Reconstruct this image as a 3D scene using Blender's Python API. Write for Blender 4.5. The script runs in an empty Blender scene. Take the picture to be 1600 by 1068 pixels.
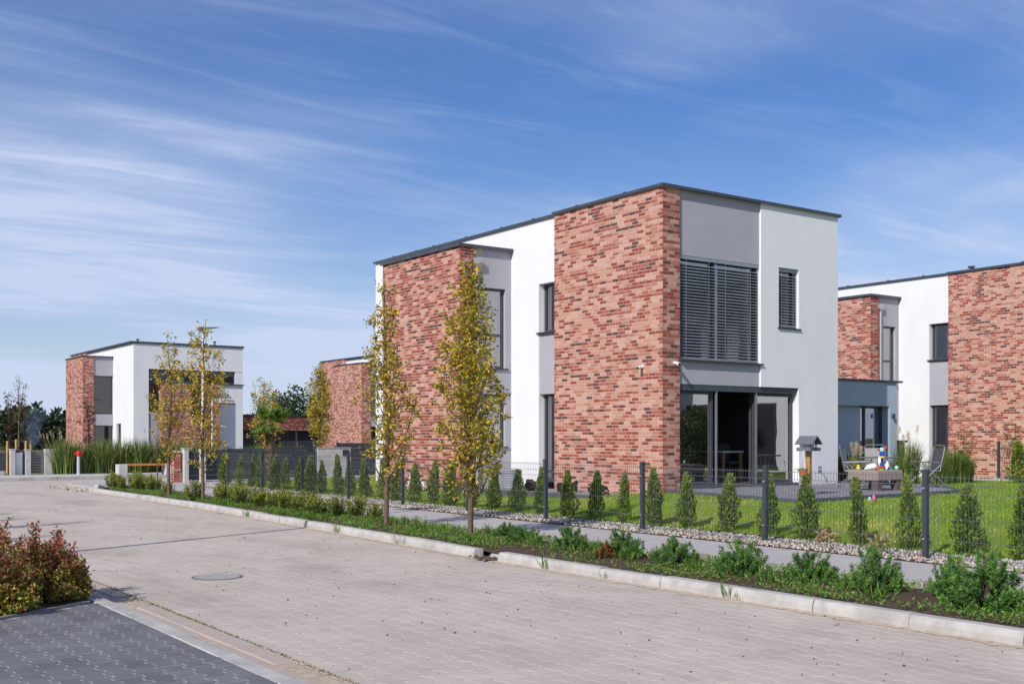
import bpy, math, random
import numpy as np
from mathutils import Vector, Matrix

scene = bpy.context.scene
COL = scene.collection
rnd = random.Random(7)
rng = np.random.default_rng(7)
R = math.radians

# ------------------------------------------------------------------ camera, sky, sun, exposure
cam_data = bpy.data.cameras.new('camera')
cam = bpy.data.objects.new('camera', cam_data)
COL.objects.link(cam)
cam.location = (-16.42, -17.49, 1.48)
cam.rotation_euler = (R(90), 0, math.atan2(.8147, .5798) - R(90))
cam_data.sensor_width = 36.0
cam_data.lens = 38.88
cam_data.shift_y = 0.0925
cam_data.clip_end = 3000
scene.camera = cam

SUN_EL = 35.0
SUN_DIR = (0.921, 0.389)          # horizontal direction the light travels
world = bpy.data.worlds.new('World')
scene.world = world
world.use_nodes = True
nt = world.node_tree
nt.nodes.clear()
wout = nt.nodes.new('ShaderNodeOutputWorld')
bg = nt.nodes.new('ShaderNodeBackground')
bg.inputs[1].default_value = 0.080
sky = nt.nodes.new('ShaderNodeTexSky')
sky.sky_type = 'NISHITA'
sky.sun_disc = False
sky.sun_elevation = R(SUN_EL)
sky.sun_rotation = R(90 - 202.9)
sky.air_density = 1.0
sky.dust_density = 0.6
sky.ozone_density = 3.0
sky.altitude = 100
# thin cirrus: noise on the plane of a high cloud layer
tc = nt.nodes.new('ShaderNodeTexCoord')
sep = nt.nodes.new('ShaderNodeSeparateXYZ')
nt.links.new(tc.outputs['Generated'], sep.inputs[0])
def wmath(op, a, b=None, clamp=False):
    n = nt.nodes.new('ShaderNodeMath'); n.operation = op; n.use_clamp = clamp
    for i, v in enumerate((a, b)):
        if v is None: continue
        if isinstance(v, (int, float)): n.inputs[i].default_value = v
        else: nt.links.new(v, n.inputs[i])
    return n.outputs[0]
zc = wmath('MAXIMUM', wmath('ADD', sep.outputs[2], 0.06), 0.03)
px = wmath('DIVIDE', sep.outputs[0], zc)
py = wmath('DIVIDE', sep.outputs[1], zc)
comb = nt.nodes.new('ShaderNodeCombineXYZ')
nt.links.new(px, comb.inputs[0]); nt.links.new(py, comb.inputs[1])
def wnoise(rot, scl, loc, scale, detail, rough, dist):
    m = nt.nodes.new('ShaderNodeMapping')
    m.inputs['Rotation'].default_value = (0, 0, R(rot))
    m.inputs['Scale'].default_value = scl
    m.inputs['Location'].default_value = loc
    nt.links.new(comb.outputs[0], m.inputs[0])
    n = nt.nodes.new('ShaderNodeTexNoise')
    n.inputs['Scale'].default_value = scale
    n.inputs['Detail'].default_value = detail
    n.inputs['Roughness'].default_value = rough
    n.inputs['Distortion'].default_value = dist
    nt.links.new(m.outputs[0], n.inputs[0])
    return n.outputs[0]
def wramp(v, lo, hi):
    m = nt.nodes.new('ShaderNodeMapRange')
    m.interpolation_type = 'SMOOTHSTEP'
    m.inputs[1].default_value = lo; m.inputs[2].default_value = hi
    nt.links.new(v, m.inputs[0])
    return m.outputs[0]
wisps = wramp(wnoise(85, (0.68, 1.5, 1), (3.1, 1.7, 0), 0.75, 7, 0.56, 1.3), 0.32, 0.76)
fine = wramp(wnoise(120, (0.6, 3.0, 1), (0.4, 5.0, 0), 1.7, 10, 0.66, 1.6), 0.42, 0.80)
cover = wramp(wnoise(0, (1, 1, 1), (8.22, 13.16, 0), 0.42, 3, 0.45, 0.2), 0.33, 0.62)
streak = wmath('ADD', wmath('MULTIPLY', wisps, 0.72), wmath('MULTIPLY', fine, 0.24))
body = wmath('MULTIPLY', cover, wmath('ADD', wmath('MULTIPLY', streak, 0.80), 0.26))
mask = wmath('ADD', body, wmath('MULTIPLY', wmath('MULTIPLY', fine, wisps), 0.20))
# a thin veil thickens towards the horizon, as any layer seen edge-on does
veil = wmath('MULTIPLY', wmath('POWER', wmath('SUBTRACT', 1.0, wmath('MAXIMUM', sep.outputs[2], 0.0), True), 4.2), 0.74)
mask = wmath('MINIMUM', wmath('ADD', mask, veil), 0.92)
mix = nt.nodes.new('ShaderNodeMixRGB')
mix.inputs[2].default_value = (5.9, 6.7, 8.9, 1)
nt.links.new(mask, mix.inputs[0])
hs = nt.nodes.new('ShaderNodeHueSaturation')
hs.inputs['Saturation'].default_value = 1.55
hs.inputs['Hue'].default_value = 0.514
nt.links.new(sky.outputs[0], hs.inputs['Color'])
nt.links.new(hs.outputs[0], mix.inputs[1])
nt.links.new(mix.outputs[0], bg.inputs[0])
nt.links.new(bg.outputs[0], wout.inputs[0])

sun_data = bpy.data.lights.new('sun', 'SUN')
sun_data.energy = 3.5
sun_data.angle = R(0.53)
sun_data.color = (1.0, 0.95, 0.885)
sun = bpy.data.objects.new('sun', sun_data)
COL.objects.link(sun)
sd = Vector((SUN_DIR[0] * math.cos(R(SUN_EL)), SUN_DIR[1] * math.cos(R(SUN_EL)), -math.sin(R(SUN_EL))))
sun.rotation_euler = sd.to_track_quat('-Z', 'Y').to_euler()
sun.location = (-30, -20, 30)

scene.view_settings.view_transform = 'Standard'
scene.view_settings.look = 'None'
scene.view_settings.exposure = 0.36
scene.view_settings.gamma = 1.0
scene.view_settings.use_curve_mapping = False
scene.cycles.max_bounces = 6
scene.cycles.transparent_max_bounces = 12

# ------------------------------------------------------------------ helpers
def empty(name, loc=(0, 0, 0), rz=0.0):
    o = bpy.data.objects.new(name, None)
    COL.objects.link(o)
    o.location = loc
    o.rotation_euler = (0, 0, rz)
    o.empty_display_size = .1
    return o

def tag(o, label=None, cat=None, group=None, kind=None):
    if label: o['label'] = label
    if cat: o['category'] = cat
    if group: o['group'] = group
    if kind: o['kind'] = kind
    return o

def link(name, me, parent=None, loc=None, rot=None):
    o = bpy.data.objects.new(name, me)
    COL.objects.link(o)
    if parent: o.parent = parent
    if loc is not None: o.location = loc
    if rot is not None: o.rotation_euler = rot
    return o

def copy_tree(o, parent=None):
    c = o.copy()
    COL.objects.link(c)
    c.parent = parent
    for ch in list(o.children):
        copy_tree(ch, c)
    return c

class MB:
    """collects geometry for one mesh"""
    def __init__(s):
        s.v = []; s.f = []; s.m = []
    def quad(s, a, b, c, d, m=0):
        i = len(s.v); s.v += [a, b, c, d]; s.f.append((i, i + 1, i + 2, i + 3)); s.m.append(m)
    def poly(s, pts, m=0):
        i = len(s.v); s.v += list(pts); s.f.append(tuple(range(i, i + len(pts)))); s.m.append(m)
    def box(s, x0, x1, y0, y1, z0, z1, m=0):
        if x0 > x1: x0, x1 = x1, x0
        if y0 > y1: y0, y1 = y1, y0
        if z0 > z1: z0, z1 = z1, z0
        i = len(s.v)
        s.v += [(x0, y0, z0), (x1, y0, z0), (x1, y1, z0), (x0, y1, z0), (x0, y0, z1), (x1, y0, z1), (x1, y1, z1), (x0, y1, z1)]
        for q in ((0, 3, 2, 1), (4, 5, 6, 7), (0, 1, 5, 4), (1, 2, 6, 5), (2, 3, 7, 6), (3, 0, 4, 7)):
            s.f.append(tuple(i + k for k in q)); s.m.append(m)
        return s
    def bbox(s, x0, x1, y0, y1, z0, z1, b=.01, m=0):
        """box with chamfered top edges"""
        i = len(s.v)
        s.v += [(x0, y0, z0), (x1, y0, z0), (x1, y1, z0), (x0, y1, z0), (x0, y0, z1 - b), (x1, y0, z1 - b), (x1, y1, z1 - b), (x0, y1, z1 - b),
                (x0 + b, y0 + b, z1), (x1 - b, y0 + b, z1), (x1 - b, y1 - b, z1), (x0 + b, y1 - b, z1)]
        for q in ((0, 3, 2, 1), (8, 9, 10, 11), (0, 1, 5, 4), (1, 2, 6, 5), (2, 3, 7, 6), (3, 0, 4, 7), (4, 5, 9, 8), (5, 6, 10, 9), (6, 7, 11, 10), (7, 4, 8, 11)):
            s.f.append(tuple(i + k for k in q)); s.m.append(m)
        return s
    def tube(s, pts, rad, n=6, m=0, cap=True):
        if not isinstance(rad, (list, tuple)): rad = [rad] * len(pts)
        pts = [Vector(p) for p in pts]
        base = len(s.v)
        up = None
        for k, p in enumerate(pts):
            d = (pts[min(k + 1, len(pts) - 1)] - pts[max(k - 1, 0)])
            if d.length < 1e-9: d = Vector((0, 0, 1))
            d.normalize()
            if up is None:
                up = Vector((0, 0, 1)) if abs(d.z) < .9 else Vector((1, 0, 0))
            a = d.cross(up)
            if a.length < 1e-6:
                up = Vector((1, 0, 0)); a = d.cross(up)
            a.normalize(); b = a.cross(d); up = b
            for j in range(n):
                t = 2 * math.pi * j / n
                q = p + (a * math.cos(t) + b * math.sin(t)) * rad[k]
                s.v.append((q.x, q.y, q.z))
        for k in range(len(pts) - 1):
            for j in range(n):
                j2 = (j + 1) % n
                s.f.append((base + k * n + j, base + k * n + j2, base + (k + 1) * n + j2, base + (k + 1) * n + j)); s.m.append(m)
        if cap:
            s.f.append(tuple(base + j for j in range(n))[::-1]); s.m.append(m)
            s.f.append(tuple(base + (len(pts) - 1) * n + j for j in range(n))); s.m.append(m)
        return s
    def lathe(s, prof, c=(0, 0, 0), n=16, m=0):
        """profile of (r, z)"""
        base = len(s.v)
        for r, z in prof:
            for j in range(n):
                t = 2 * math.pi * j / n
                s.v.append((c[0] + r * math.cos(t), c[1] + r * math.sin(t), c[2] + z))
        for k in range(len(prof) - 1):
            for j in range(n):
                j2 = (j + 1) % n
                s.f.append((base + k * n + j, base + k * n + j2, base + (k + 1) * n + j2, base + (k + 1) * n + j)); s.m.append(m)
        s.f.append(tuple(base + j for j in range(n))[::-1]); s.m.append(m)
        s.f.append(tuple(base + (len(prof) - 1) * n + j for j in range(n))); s.m.append(m)
        return s
    def mesh(s, name, mats, smooth=False):
        me = bpy.data.meshes.new(name)
        me.from_pydata(s.v, [], s.f)
        for mt in (mats if isinstance(mats, (list, tuple)) else [mats]): me.materials.append(mt)
        me.polygons.foreach_set('material_index', s.m)
        if smooth: me.polygons.foreach_set('use_smooth', [True] * len(s.f))
        me.update()
        return me
    def build(s, name, mats, parent=None, smooth=False, loc=None, rot=None):
        return link(name, s.mesh(name, mats, smooth), parent, loc, rot)

def np_mesh(name, V, F, M, mats, smooth=False):
    """V (N,3), F (M,k) arrays"""
    me = bpy.data.meshes.new(name)
    V = np.asarray(V, dtype=np.float32); F = np.asarray(F, dtype=np.int32)
    me.vertices.add(len(V)); me.vertices.foreach_set('co', V.ravel())
    k = F.shape[1]
    me.loops.add(F.size); me.loops.foreach_set('vertex_index', F.ravel())
    me.polygons.add(len(F))
    me.polygons.foreach_set('loop_start', np.arange(0, F.size, k, dtype=np.int32))
    for mt in mats: me.materials.append(mt)
    me.polygons.foreach_set('material_index', np.asarray(M, dtype=np.int32))
    if smooth: me.polygons.foreach_set('use_smooth', np.ones(len(F), dtype=bool))
    me.update(calc_edges=True)
    me.validate()
    return me

def norm(a):
    return a / np.maximum(np.linalg.norm(a, axis=1, keepdims=True), 1e-9)

def leaves(P, D, L, W, fold=.25, up=None):
    """folded diamond leaves: 4 verts, 2 tris each"""
    n = len(P)
    D = norm(D)
    r = rng.normal(size=(n, 3)) if up is None else up + rng.normal(size=(n, 3)) * .35
    S = norm(np.cross(D, r)); N = np.cross(S, D)
    L = np.broadcast_to(np.asarray(L, float), (n,))[:, None]; W = np.broadcast_to(np.asarray(W, float), (n,))[:, None]
    V = np.empty((n, 4, 3))
    V[:, 0] = P; V[:, 2] = P + D * L - N * L * .12
    V[:, 1] = P + D * L * .45 + S * W * .5 + N * W * fold
    V[:, 3] = P + D * L * .45 - S * W * .5 + N * W * fold
    b = np.arange(n)[:, None] * 4
    F = np.concatenate([b + [0, 1, 2], b + [0, 2, 3]], axis=1).reshape(-1, 3)
    return V.reshape(-1, 3), F

def leaf_mesh(name, P, D, L, W, mats, probs, fold=.25, up=None, midx=None):
    V, F = leaves(P, D, L, W, fold, up)
    if midx is None: midx = rng.choice(len(mats), size=len(P), p=np.asarray(probs) / np.sum(probs))
    return np_mesh(name, V, F, np.repeat(midx, 2), mats)

ORD = ['first', 'second', 'third', 'fourth', 'fifth', 'sixth', 'seventh', 'eighth', 'ninth', 'tenth', 'eleventh', 'twelfth', 'thirteenth', 'fourteenth', 'fifteenth',
       'sixteenth', 'seventeenth', 'eighteenth', 'nineteenth', 'twentieth', 'twenty-first', 'twenty-second', 'twenty-third', 'twenty-fourth', 'twenty-fifth', 'twenty-sixth',
       'twenty-seventh', 'twenty-eighth', 'twenty-ninth', 'thirtieth', 'thirty-first', 'thirty-second', 'thirty-third', 'thirty-fourth', 'thirty-fifth']

# ------------------------------------------------------------------ materials
def mat(name, col, rough=.7, var=.0, scale=8.0, bump=0.0, bscale=40.0, metal=0.0, spec=.3, col2=None, detail=5, stretch=None, stain=None):
    m = bpy.data.materials.new(name); m.use_nodes = True
    t = m.node_tree; b = t.nodes['Principled BSDF']
    b.inputs['Roughness'].default_value = rough
    b.inputs['Metallic'].default_value = metal
    b.inputs['Specular IOR Level'].default_value = spec
    b.inputs['Base Color'].default_value = (*col, 1)
    if var or bump or col2:
        g = t.nodes.new('ShaderNodeNewGeometry')
        src = g.outputs['Position']
        if stretch:
            mp = t.nodes.new('ShaderNodeMapping'); mp.inputs['Scale'].default_value = stretch
            t.links.new(src, mp.inputs[0]); src = mp.outputs[0]
    if var or col2:
        n = t.nodes.new('ShaderNodeTexNoise'); n.inputs['Scale'].default_value = scale; n.inputs['Detail'].default_value = detail
        n.inputs['Roughness'].default_value = .6
        t.links.new(src, n.inputs[0])
        rp = t.nodes.new('ShaderNodeMapRange'); rp.inputs[1].default_value = .3; rp.inputs[2].default_value = .7
        t.links.new(n.outputs[0], rp.inputs[0])
        mx = t.nodes.new('ShaderNodeMixRGB')
        c2 = col2 if col2 else tuple(c * (1 - var) for c in col)
        c1 = col if col2 else tuple(min(1, c * (1 + var)) for c in col)
        mx.inputs[1].default_value = (*c1, 1); mx.inputs[2].default_value = (*c2, 1)
        t.links.new(rp.outputs[0], mx.inputs[0]); t.links.new(mx.outputs[0], b.inputs['Base Color'])
    if stain:
        sc_, st_, sm_ = stain
        g2 = t.nodes.new('ShaderNodeNewGeometry'); mp2 = t.nodes.new('ShaderNodeMapping'); mp2.inputs['Scale'].default_value = sm_
        t.links.new(g2.outputs['Position'], mp2.inputs[0])
        n3 = t.nodes.new('ShaderNodeTexNoise'); n3.inputs['Scale'].default_value = sc_; n3.inputs['Detail'].default_value = 7; n3.inputs['Roughness'].default_value = .65
        t.links.new(mp2.outputs[0], n3.inputs[0])
        r3 = t.nodes.new('ShaderNodeMapRange'); r3.inputs[1].default_value = .50; r3.inputs[2].default_value = .72; r3.inputs[4].default_value = st_
        t.links.new(n3.outputs[0], r3.inputs[0])
        m3 = t.nodes.new('ShaderNodeMixRGB'); m3.inputs[2].default_value = (col[0] * .45, col[1] * .43, col[2] * .42, 1)
        old = b.inputs['Base Color'].links[0].from_socket if b.inputs['Base Color'].links else None
        if old: t.links.new(old, m3.inputs[1])
        else: m3.inputs[1].default_value = (*col, 1)
        t.links.new(r3.outputs[0], m3.inputs[0]); t.links.new(m3.outputs[0], b.inputs['Base Color'])
    if bump:
        n2 = t.nodes.new('ShaderNodeTexNoise'); n2.inputs['Scale'].default_value = bscale; n2.inputs['Detail'].default_value = 4
        t.links.new(src, n2.inputs[0])
        bp = t.nodes.new('ShaderNodeBump'); bp.inputs['Strength'].default_value = bump; bp.inputs['Distance'].default_value = .01
        t.links.new(n2.outputs[0], bp.inputs['Height']); t.links.new(bp.outputs[0], b.inputs['Normal'])
    return m

def leafmat(name, col, trans=.35, rough=.55, var=.3, scale=9.0):
    m = mat(name, col, rough, var, scale, spec=.25)
    t = m.node_tree; b = t.nodes['Principled BSDF']; o = t.nodes['Material Output']
    tr = t.nodes.new('ShaderNodeBsdfTranslucent'); tr.inputs[0].default_value = (min(1, col[0] * 1.5), min(1, col[1] * 1.5), col[2], 1)
    ms = t.nodes.new('ShaderNodeMixShader'); ms.inputs[0].default_value = trans
    t.links.new(b.outputs[0], ms.inputs[1]); t.links.new(tr.outputs[0], ms.inputs[2]); t.links.new(ms.outputs[0], o.inputs[0])
    return m

def glassmat(name, tint=(.75, .8, .82), refl=.30):
    m = bpy.data.materials.new(name); m.use_nodes = True
    t = m.node_tree; t.nodes.clear()
    o = t.nodes.new('ShaderNodeOutputMaterial')
    tr = t.nodes.new('ShaderNodeBsdfTransparent'); tr.inputs[0].default_value = (*tint, 1)
    gl = t.nodes.new('ShaderNodeBsdfGlossy'); gl.inputs['Roughness'].default_value = .005
    gl.inputs[0].default_value = (.95, .97, 1, 1)
    fr = t.nodes.new('ShaderNodeFresnel'); fr.inputs[0].default_value = 1.5
    ad = t.nodes.new('ShaderNodeMath'); ad.operation = 'MULTIPLY_ADD'; ad.use_clamp = True
    ad.inputs[1].default_value = 1.3; ad.inputs[2].default_value = refl
    # slight waviness of large panes
    g = t.nodes.new('ShaderNodeNewGeometry'); n = t.nodes.new('ShaderNodeTexNoise'); n.inputs['Scale'].default_value = 1.6; n.inputs['Detail'].default_value = 1
    t.links.new(g.outputs['Position'], n.inputs[0])
    bp = t.nodes.new('ShaderNodeBump'); bp.inputs['Strength'].default_value = .05; bp.inputs['Distance'].default_value = .02
    t.links.new(n.outputs[0], bp.inputs['Height']); t.links.new(bp.outputs[0], gl.inputs['Normal'])
    t.links.new(fr.outputs[0], ad.inputs[0])
    ms = t.nodes.new('ShaderNodeMixShader')
    t.links.new(ad.outputs[0], ms.inputs[0]); t.links.new(tr.outputs[0], ms.inputs[1]); t.links.new(gl.outputs[0], ms.inputs[2])
    t.links.new(ms.outputs[0], o.inputs[0])
    return m

M = {}
M['white'] = mat('white_render', (.715, .722, .745), .9, .035, 1.6, .35, 45, spec=.15, stretch=(1, 1, .3))
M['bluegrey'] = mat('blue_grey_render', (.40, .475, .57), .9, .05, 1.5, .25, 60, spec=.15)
M['grey'] = mat('grey_render', (.375, .375, .415), .9, .05, 1.5, .25, 60, spec=.15)
M['anth'] = mat('anthracite_metal', (.045, .052, .066), .45, .15, 4, spec=.4)
M['flash'] = mat('roof_flashing', (.048, .062, .078), .4, .15, 3, spec=.5)
M['frame'] = mat('window_frame', (.055, .062, .075), .4, spec=.4)
M['glass'] = glassmat('window_glass')
M['glass3'] = glassmat('dark_glass', (.32, .34, .36), .04)
M['glass2'] = glassmat('coated_glass', (.5, .53, .55), .28)
M['dark'] = mat('dark_interior', (.17, .17, .18), .9, .2, 2)
M['floorin'] = mat('interior_floor', (.10, .085, .07), .5, .2, 3)
M['curtain'] = mat('curtain_cloth', (.62, .62, .63), .9, .08, 20, stretch=(6, 6, .2))
M['slat'] = mat('blind_slat', (.30, .33, .38), .35, .05, 5, metal=.3, spec=.5)
M['zinc'] = mat('zinc_pipe', (.42, .47, .53), .4, .1, 8, metal=.5)
M['whitep'] = mat('white_plastic', (.8, .8, .8), .4)
M['blackp'] = mat('black_plastic', (.02, .02, .022), .45, spec=.4)
BR = [mat('brick_pale', (.475, .25, .185), .85, .24, 42, .3, 90), mat('brick_salmon', (.40, .17, .118), .85, .22, 42, .3, 90),
      mat('brick_sand', (.52, .305, .24), .85, .24, 42, .3, 90), mat('brick_red', (.265, .062, .044), .8, .18, 30, .3, 90),
      mat('brick_brown', (.120, .055, .050), .8, .2, 30, .3, 90), mat('brick_brick', (.335, .105, .075), .85, .18, 30, .3, 90),
      mat('mortar', (.58, .45, .39), .95, .12, 20, .3, 120)]
M['road'] = [mat('paver_%d' % i, c, .85, .08, .7, .25, 150, spec=.2, stain=(.9, .38, (1.0, .45, 1))) for i, c in enumerate([(.492, .428, .369), (.475, .413, .357), (.508, .442, .381), (.458, .399, .346)])]
M['roadj'] = mat('paver_joint', (.475, .415, .362), .95, .2, 6, .3, 200)
M['drive'] = [mat('dark_paver_%d' % i, c, .75, .12, 2.0, .25, 150, spec=.25, stain=(1.6, .35, (1, .6, 1))) for i, c in enumerate([(.158, .158, .170), (.144, .144, .156), (.172, .172, .184), (.150, .150, .161)])]
M['drivej'] = mat('dark_paver_joint', (.42, .395, .36), .95, .25, 10, .3, 200)
M['conc'] = mat('kerb_concrete', (.44, .42, .395), .9, .16, 4.5, .4, 90, spec=.15, stain=(3.0, .55, (1, .7, 1)))
M['conc2'] = mat('pale_concrete', (.50, .48, .455), .9, .16, 5, .4, 60, spec=.15)
M['walk'] = mat('sidewalk_concrete', (.43, .40, .385), .9, .07, 1.6, .25, 120, spec=.15)
M['sandm'] = mat('sand', (.46, .37, .28), .95, .25, 14, .6, 120)
M['gut'] = mat('gutter_stone', (.42, .375, .335), .9, .18, 5, .4, 90, col2=(.44, .33, .27))
M['soil'] = mat('soil', (.085, .058, .042), .95, .35, 12, .8, 40, spec=.1)
M['ground'] = mat('ground_earth', (.115, .135, .05), .95, .35, .8, .4, 8, spec=.1, col2=(.15, .125, .07))
M['lawn'] = mat('lawn_turf', (.15, .22, .022), .95, spec=.1, col2=(.24, .28, .045), scale=.9)
M['terr'] = mat('terrace_paver', (.205, .20, .225), .85, .12, 3, .3, 100)
M['terr2'] = mat('terrace_edge', (.085, .09, .108), .8, .18, 5, .3, 60)
M['iron'] = mat('cast_iron', (.33, .32, .31), .7, .2, 12, .4, 60)
M['wood'] = mat('orange_wood', (.50, .20, .06), .55, .2, 6, stretch=(1, 8, 8))
M['post'] = mat('pine_post', (.40, .235, .10), .75, .2, 8, stretch=(8, 8, .8))
M['bark'] = mat('bark', (.14, .10, .072), .95, .3, 25, .8, 60, spec=.1)
M['barkd'] = mat('dark_bark', (.06, .048, .04), .95, .3, 25, .6, 60, spec=.1)
M['red'] = mat('red_paint', (.55, .03, .025), .4)
M['terra'] = mat('terracotta', (.48, .12, .045), .7, .12, 10)
M['slate'] = mat('grey_painted_wood', (.13, .135, .16), .7, .15, 10)
M['tube'] = mat('chair_tube', (.30, .31, .33), .35, .05, 5, metal=.6)
M['sling'] = mat('sling_fabric', (.30, .28, .255), .85, .15, 60)
M['slingd'] = mat('dark_sling_fabric', (.07, .075, .082), .85, .15, 60)
M['rattan'] = mat('rattan', (.30, .245, .22), .8, .3, 45, .8, 60, stretch=(1, 1, 2))
M['rattan2'] = mat('dark_rattan', (.13, .085, .085), .8, .3, 45, .8, 60)
M['yellow'] = mat('yellow_plastic', (.75, .55, .05), .4)
M['blue'] = mat('blue_plastic', (.03, .07, .32), .4)
M['pink'] = mat('pink_plastic', (.75, .12, .30), .4)
M['teal'] = mat('teal_plastic', (.35, .65, .60), .4)
M['greenp'] = mat('green_plastic', (.08, .40, .10), .4)
M['rubble'] = mat('rubble', (.42, .35, .28), .95, .3, 9, .8, 40)
M['navy'] = mat('dark_cover', (.02, .025, .04), .7, .2, 6)
M['stake'] = mat('wood_stake', (.55, .34, .12), .8, .2, 6)
GRV = [mat('pebble_%d' % i, c, .8, .15, 20) for i, c in enumerate([(.46, .42, .37), (.30, .275, .25), (.55, .52, .48), (.37, .29, .23), (.20, .19, .19)])]
L = {}
L['pear'] = [leafmat('pear_olive', (0.171, 0.196, 0.023)), leafmat('pear_yellowgreen', (0.439, 0.366, 0.039)), leafmat('pear_gold', (0.715, 0.468, 0.052)), leafmat('pear_green', (0.090, 0.133, 0.023)), leafmat('pear_rust', (0.455, 0.156, 0.039))]
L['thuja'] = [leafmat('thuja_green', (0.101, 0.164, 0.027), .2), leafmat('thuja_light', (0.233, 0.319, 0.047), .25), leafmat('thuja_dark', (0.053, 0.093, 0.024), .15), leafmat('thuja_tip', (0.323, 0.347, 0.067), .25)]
L['pine'] = [leafmat('pine_green', (0.093, 0.203, 0.046), .15), leafmat('pine_dark', (0.052, 0.127, 0.036), .15), leafmat('pine_light', (0.169, 0.314, 0.060), .2)]
L['dead'] = [leafmat('dead_needles', (.34, .10, .03), .2), leafmat('dead_needles_dark', (.20, .05, .02), .2)]
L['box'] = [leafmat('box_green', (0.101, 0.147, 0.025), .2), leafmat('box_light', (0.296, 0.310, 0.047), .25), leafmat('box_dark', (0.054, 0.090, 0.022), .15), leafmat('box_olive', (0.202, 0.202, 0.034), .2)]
L['weed'] = [leafmat('weed_green', (0.117, 0.241, 0.040), .3), leafmat('weed_light', (0.220, 0.358, 0.062), .3), leafmat('weed_dark', (0.062, 0.144, 0.030), .2), leafmat('leaf_litter', (0.317, 0.131, 0.050), .2)]
L['spirea'] = [leafmat('spirea_red', (0.270, 0.070, 0.049), .3), leafmat('spirea_brown', (0.216, 0.101, 0.057), .3), leafmat('spirea_orange', (0.446, 0.203, 0.081), .3), leafmat('spirea_green', (0.162, 0.203, 0.035), .3), leafmat('spirea_yellow', (0.459, 0.419, 0.068), .35), leafmat('spirea_dark', (0.088, 0.074, 0.038), .2), leafmat('spirea_pink', (0.459, 0.115, 0.101), .35)]
L['grass'] = [leafmat('lawn_green', (0.198, 0.359, 0.031), .35), leafmat('lawn_light', (0.321, 0.473, 0.049), .35), leafmat('lawn_dry', (0.624, 0.542, 0.182), .3), leafmat('lawn_dark', (0.104, 0.219, 0.025), .3)]
L['misc'] = [leafmat('reed_green', (0.105, 0.175, 0.036), .25), leafmat('reed_light', (0.210, 0.266, 0.063), .3), leafmat('reed_dark', (0.049, 0.091, 0.025), .2), leafmat('reed_straw', (0.504, 0.406, 0.210), .3)]
L['plume'] = [leafmat('plume', (.58, .46, .30), .4), leafmat('plume_light', (.68, .58, .42), .4)]
L['palm'] = [leafmat('palm_green', (0.140, 0.238, 0.039), .25), leafmat('palm_light', (0.252, 0.336, 0.070), .3), leafmat('palm_dark', (0.063, 0.126, 0.028), .2)]
L['forest'] = [leafmat('forest_green', (0.050, 0.077, 0.033), .15), leafmat('forest_dark', (0.027, 0.050, 0.027), .1), leafmat('forest_light', (0.094, 0.119, 0.044), .2)]
L['purple'] = [leafmat('beech_purple', (.045, .022, .018), .2), leafmat('beech_brown', (.085, .045, .025), .2)]
# ------------------------------------------------------------------ setting: ground, road, kerbs, pavements
CAMV = Vector((-16.42, -17.49, 1.48))
def in_frame(x, y, z, pad=.06):
    a, b = x - CAMV.x, y - CAMV.y
    d = a * .5798 + b * .8147
    if d < .5: return None
    u = 800 + 1728 * (a * .8147 - b * .58) / d
    v = 682 - 1728 * (z - CAMV.z) / d
    if -1600 * pad < u < 1600 * (1 + pad) and -100 < v < 1068 * (1 + pad): return d
    return None

def sstep(t):
    t = max(0., min(1., t)); return t * t * (3 - 2 * t)
def hl(x, y):
    """lawn height"""
    rise = .10 + .15 * sstep((4.0 - y) / 5.0)
    return .025 + rise * sstep((x + 4.1) / 3.2) + .012 * math.sin(x * 1.7 + y * .6) * math.cos(y * 1.1)
def kx(y):
    if y < -5.35: return -8.38
    if y < 7.2: return -8.36 + (y + 5.35) / 12.55 * .56
    return -7.80

g = MB(); g.quad((-900, -900, -.17), (900, -900, -.17), (900, 900, -.17), (-900, 900, -.17))
tag(g.build('ground', M['ground']), kind='structure')

g = MB()
g.quad((-13.12, -70, -.1224), (-7.6, -70, -.1224), (-7.6, 19.4, -.1224), (-13.12, 19.4, -.1224))
g.quad((-70, 19.4, -.1224), (70, 19.4, -.1224), (70, 25.45, -.1224), (-70, 25.45, -.1224))
road = tag(g.build('road', M['roadj']), kind='structure')

PW, PH, PA = .20, .165, .016
def paver_pts(sx, gap):
    w2, h2 = PW / 2 - gap, PH / 2 - gap
    q, t = PW / 4, PA
    top = [(w2, h2 + PA), (q + t, h2 + PA), (q - t, h2 - PA), (-q + t, h2 - PA), (-q - t, h2 + PA), (-w2, h2 + PA)]
    pts = top + [(-x, -y) for x, y in top]
    # long axis along Y
    return [(y, x) for x, y in pts][::-1]
TOP = paver_pts(0, .0050); LOW = paver_pts(0, .0012)
def add_paver(mb, cx, cy, z, m, tx=0., ty=0.):
    i = len(mb.v)
    for (x, y) in TOP: mb.v.append((cx + x, cy + y, z + x * tx + y * ty))
    for (x, y) in LOW: mb.v.append((cx + x, cy + y, z - .005 + x * tx + y * ty))
    mb.f.append(tuple(range(i, i + 12))); mb.m.append(m)
    for k in range(12):
        k2 = (k + 1) % 12
        mb.f.append((i + k, i + 12 + k, i + 12 + k2, i + k2)); mb.m.append(m)

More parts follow.
